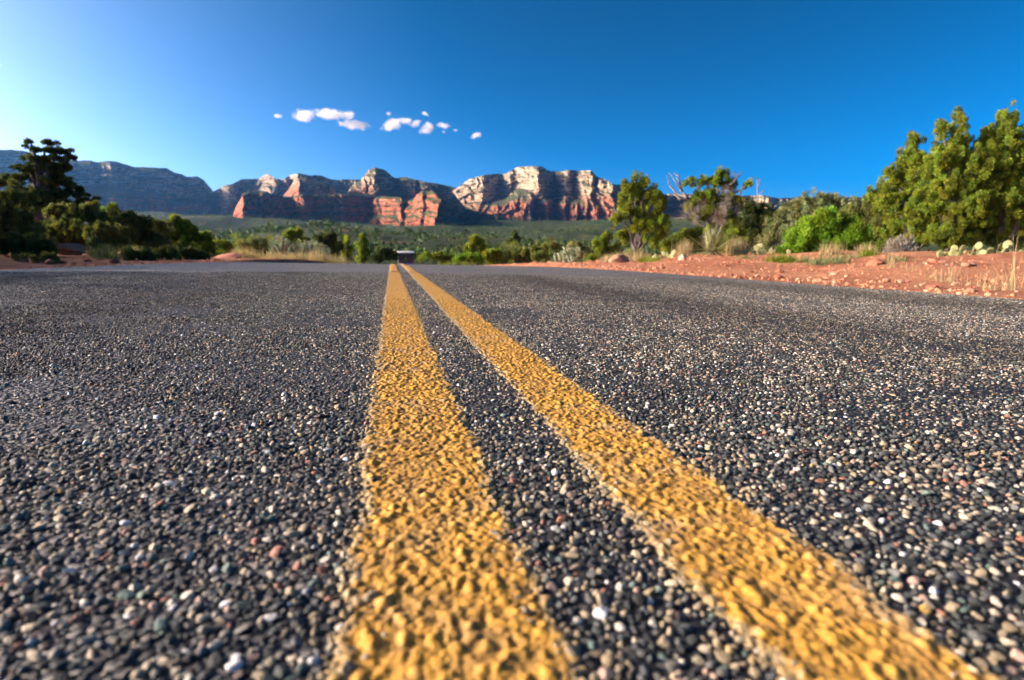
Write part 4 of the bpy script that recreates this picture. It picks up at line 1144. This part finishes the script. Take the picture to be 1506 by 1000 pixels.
# ------------------------------------------------------------------ the bus
def bus():
    import bmesh
    R = 91.0
    x = float(at(597, 373, R)[0]); y = 90.5; z = float(road_h(x, y))
    o = empty("shuttle_bus", (x, y, z), "dark boxy bus with a white roof driving away over the crest", "bus")
    M = {"body": mat_plain("bus_paint", (.035, .05, .045), .35, .5, .1), "white": mat_plain("white_roof", (.62, .63, .61), .4, .5, .04), "glass": mat_plain("dark_glass", (.012, .016, .024), .08, .6, .1),
         "cream": mat_plain("cream_panel", (.72, .62, .45), .4, .5, .05), "blue": mat_plain("violet_panel", (.15, .13, .42), .4, .5, .08), "rubber": mat_plain("tyre_rubber", (.02, .02, .02), .8, .2, .1),
         "metal": mat_plain("wheel_metal", (.5, .5, .5), .35, .5, .1, metal=.8), "red": mat_plain("red_lens", (.45, .02, .015), .2, .6, .05), "amber": mat_plain("amber_lens", (.6, .22, .02), .2, .6, .05)}
    W, Ln, z0, z1 = 2.42, 7.6, .42, 2.56
    def box(name, c, s, m, parent, bev=.03, seg=2):
        bm = bmesh.new(); bmesh.ops.create_cube(bm, size=1)
        for v in bm.verts: v.co = Vector((v.co.x * s[0] + c[0], v.co.y * s[1] + c[1], v.co.z * s[2] + c[2]))
        if bev: bmesh.ops.bevel(bm, geom=list(bm.edges), offset=min(bev, min(s) * .45), segments=seg, affect='EDGES', profile=.7)
        me = bpy.data.meshes.new(name); bm.to_mesh(me); bm.free(); me.materials.append(M[m])
        q = bpy.data.objects.new(name, me); COL.objects.link(q); q.parent = parent; return q
    body = box("body", (0, Ln / 2, (z0 + z1) / 2), (W, Ln, z1 - z0), "body", o, .10, 3)
    # an arched white roof with an overhanging rim
    a = np.linspace(0, math.pi, 17); hw = W / 2 + .06
    prof = np.stack([-hw * np.cos(a), .20 * np.sin(a) ** .8], -1)
    ys = np.array([-.10, .12, .55, Ln - .5, Ln - .1, Ln + .10]); sc_y = np.array([.98, 1, 1, 1, 1, .98]); rise = np.array([-.02, .08, .15, .15, .08, -.02])
    V = np.array([[p[0] * s, yy, z1 + .06 + (p[1] * .5 + rz) * (1 if 0 < i < 16 else .2)] for yy, s, rz in zip(ys, sc_y, rise) for i, p in enumerate(prof)])
    V2 = np.concatenate([V, [[p[0] * s, yy, z1 - .02] for yy, s in zip(ys, sc_y) for p in prof]])
    n = len(prof); F1 = grid_faces(6, n); F2 = F1[:, ::-1] + len(V)
    sides = []
    for r in range(5):
        for cidx in (0, n - 1):
            sides.append([r * n + cidx, (r + 1) * n + cidx, (r + 1) * n + cidx + len(V), r * n + cidx + len(V)])
    for r in (0, 5):
        for cc in range(n - 1): sides.append([r * n + cc, r * n + cc + 1, r * n + cc + 1 + len(V), r * n + cc + len(V)])
    mesh_ob("roof", V2, np.concatenate([F1, F2, np.array(sides)]), M["white"], o, False)
    w = box("rear_window", (0, -.012, 2.02), (1.05, .03, 1.15), "glass", o, .05)
    box("window_frame", (0, -.004, 2.02), (1.17, .02, 1.27), "body", w, .05)
    for sx in (-1, 1):
        box("corner_window", (sx * .88, -.010, 2.02), (.52, .028, 1.15), "glass", o, .04)
        for k in range(4): box("side_window", (sx * (W / 2 + .006), 1.0 + k * 1.65, 2.05), (.03, 1.4, 1.0), "glass", o, .04)
        lp = box("tail_light", (sx * 1.02, -.02, 1.22), (.18, .05, .34), "red", o, .03)
        box("indicator", (sx * 1.02, -.03, .98), (.18, .06, .12), "amber", lp, .02)
        box("mirror", (sx * 1.42, Ln - .5, 2.1), (.18, .10, .42), "body", o, .04)
        for yy in (1.5, Ln - 1.3):
            wc = np.array([sx * (W / 2 - .14), yy, .46]); t = np.linspace(0, 2 * math.pi, 29)
            ring = np.stack([0 * t, np.cos(t), np.sin(t)], -1) * .36
            v, q = tube(ring + wc, np.full(29, .11), 10); ty = mesh_ob("wheel", v, q, M["rubber"], o)
            v, q = tube(np.array([[-.08, 0, 0], [.08, 0, 0]]) + wc, [.27, .27], 20); mesh_ob("rim", v, q, M["metal"], ty)
    box("lower_panel", (-.72, -.015, .84), (.72, .03, .30), "cream", o, .02)
    box("lower_panel", (.48, -.015, .84), (1.1, .03, .30), "blue", o, .02)
    box("bumper", (0, -.08, .52), (2.3, .16, .22), "white", o, .05)
    box("luggage_step", (0, -.2, .44), (1.0, .2, .05), "metal", o, .01)
bus()

# ------------------------------------------------------------------ clouds
def mat_cloud():
    m, nt, b = new_mat("cloud_vapour"); nt.nodes.remove(b)
    pv = N(nt, "ShaderNodeVolumePrincipled"); pv.inputs['Color'].default_value = (1, 1, 1, 1); pv.inputs['Anisotropy'].default_value = .0
    oc = objco(nt); n = noise(nt, geo(nt).outputs['Position'], .013, 6, .65)
    ln = N(nt, "ShaderNodeVectorMath", operation='LENGTH'); nt.links.new(oc, ln.inputs[0])
    e = math_(nt, 'SUBTRACT', 1.02, ln.outputs['Value'])
    d = math_(nt, 'ADD', e, math_(nt, 'MULTIPLY', math_(nt, 'SUBTRACT', n, .53), 2.8))
    nt.links.new(math_(nt, 'MULTIPLY', ramp(nt, d, [(.08, (0, 0, 0)), (.62, (1, 1, 1))]), .016), pv.inputs['Density'])
    nt.links.new(pv.outputs[0], nt.nodes["Material Output"].inputs['Volume'])
    return m
CLOUD = mat_cloud()
def cloud(label, px, py, w, h, tilt=0.0):
    R = 6400.0
    V, f = ICO[3]
    s = rng.random() * 90
    W = V * (1.0 + .22 * fbm(V[:, 0] * 2 + s, V[:, 1] * 2, V[:, 2] * 2, octs=3, seed=3))[:, None]
    o = mesh_ob("cloud", W, f, CLOUD)
    p = at(px, py, R); m = mpp(px, R)
    o.location = p; o.scale = (w * .50 * m, w * .38 * m, h * .47 * m)
    o.rotation_euler = (0, tilt, -math.atan2(p[0], p[1]))
    tag(o, label, "cloud", "small white clouds over the mountains")
cloud("leftmost big puff of the white cloud row", 447, 169.5, 38, 20, .05)
cloud("long white puff second from the left in the cloud row", 484, 167.5, 48, 16)
cloud("short white puff joining the long puff and the low oval one", 509, 170, 30, 15, -.2)
cloud("oval white puff hanging lowest in the left half of the cloud row", 521, 183.5, 48, 15, .04)
cloud("slanting white puff at the middle of the cloud row", 577, 183.5, 36, 19, -.35)
cloud("thin white puff on the upper right shoulder of the slanting one", 596, 178, 26, 11)
cloud("small ragged white puff just right of the slanting one", 612, 181, 24, 12, -.3)
cloud("ragged white puff below and right of the small ragged one", 629, 189, 26, 20, -.4)
cloud("flat white puff, widest one in the right half of the cloud row", 652, 184.7, 24, 10)
cloud("lone white wedge shaped puff at the right end of the cloud row", 699, 200.5, 22, 11, -.35)
cloud("faint speck of cloud left of the biggest puff", 409, 170.6, 13, 7)
cloud("tiny round puff above the slanting cloud", 572, 167, 9, 7)
cloud("tiny puff above the ragged clouds on the right", 626, 167.5, 14, 8, .3)
cloud("tiny puff hanging under the widest right hand puff", 653, 194.5, 8, 7)
cloud("faint flat wisp between the widest right puff and the lone wedge", 670, 191, 14, 5)
cloud("small bright cloud cut by the left edge of the frame", 0, 96, 10, 8)

# ------------------------------------------------------------------ haze
def haze():
    m, nt, b = new_mat("haze_air"); nt.nodes.remove(b)
    pv = N(nt, "ShaderNodeVolumePrincipled"); pv.inputs['Color'].default_value = (.16, .46, 1, 1); pv.inputs['Density'].default_value = .00005; pv.inputs['Anisotropy'].default_value = .68
    nt.links.new(pv.outputs[0], nt.nodes["Material Output"].inputs['Volume'])
    x0, x1, y0, y1, z0, z1 = -9700, 9700, -9700, 9700, -22, 640
    V = np.array([[x, y, z] for z in (z0, z1) for y in (y0, y1) for x in (x0, x1)])
    f = np.array([[0, 2, 3, 1], [4, 5, 7, 6], [0, 1, 5, 4], [2, 6, 7, 3], [0, 4, 6, 2], [1, 3, 7, 5]])
    tag(mesh_ob("haze", V, f, m, None, False), kind="stuff")
haze()
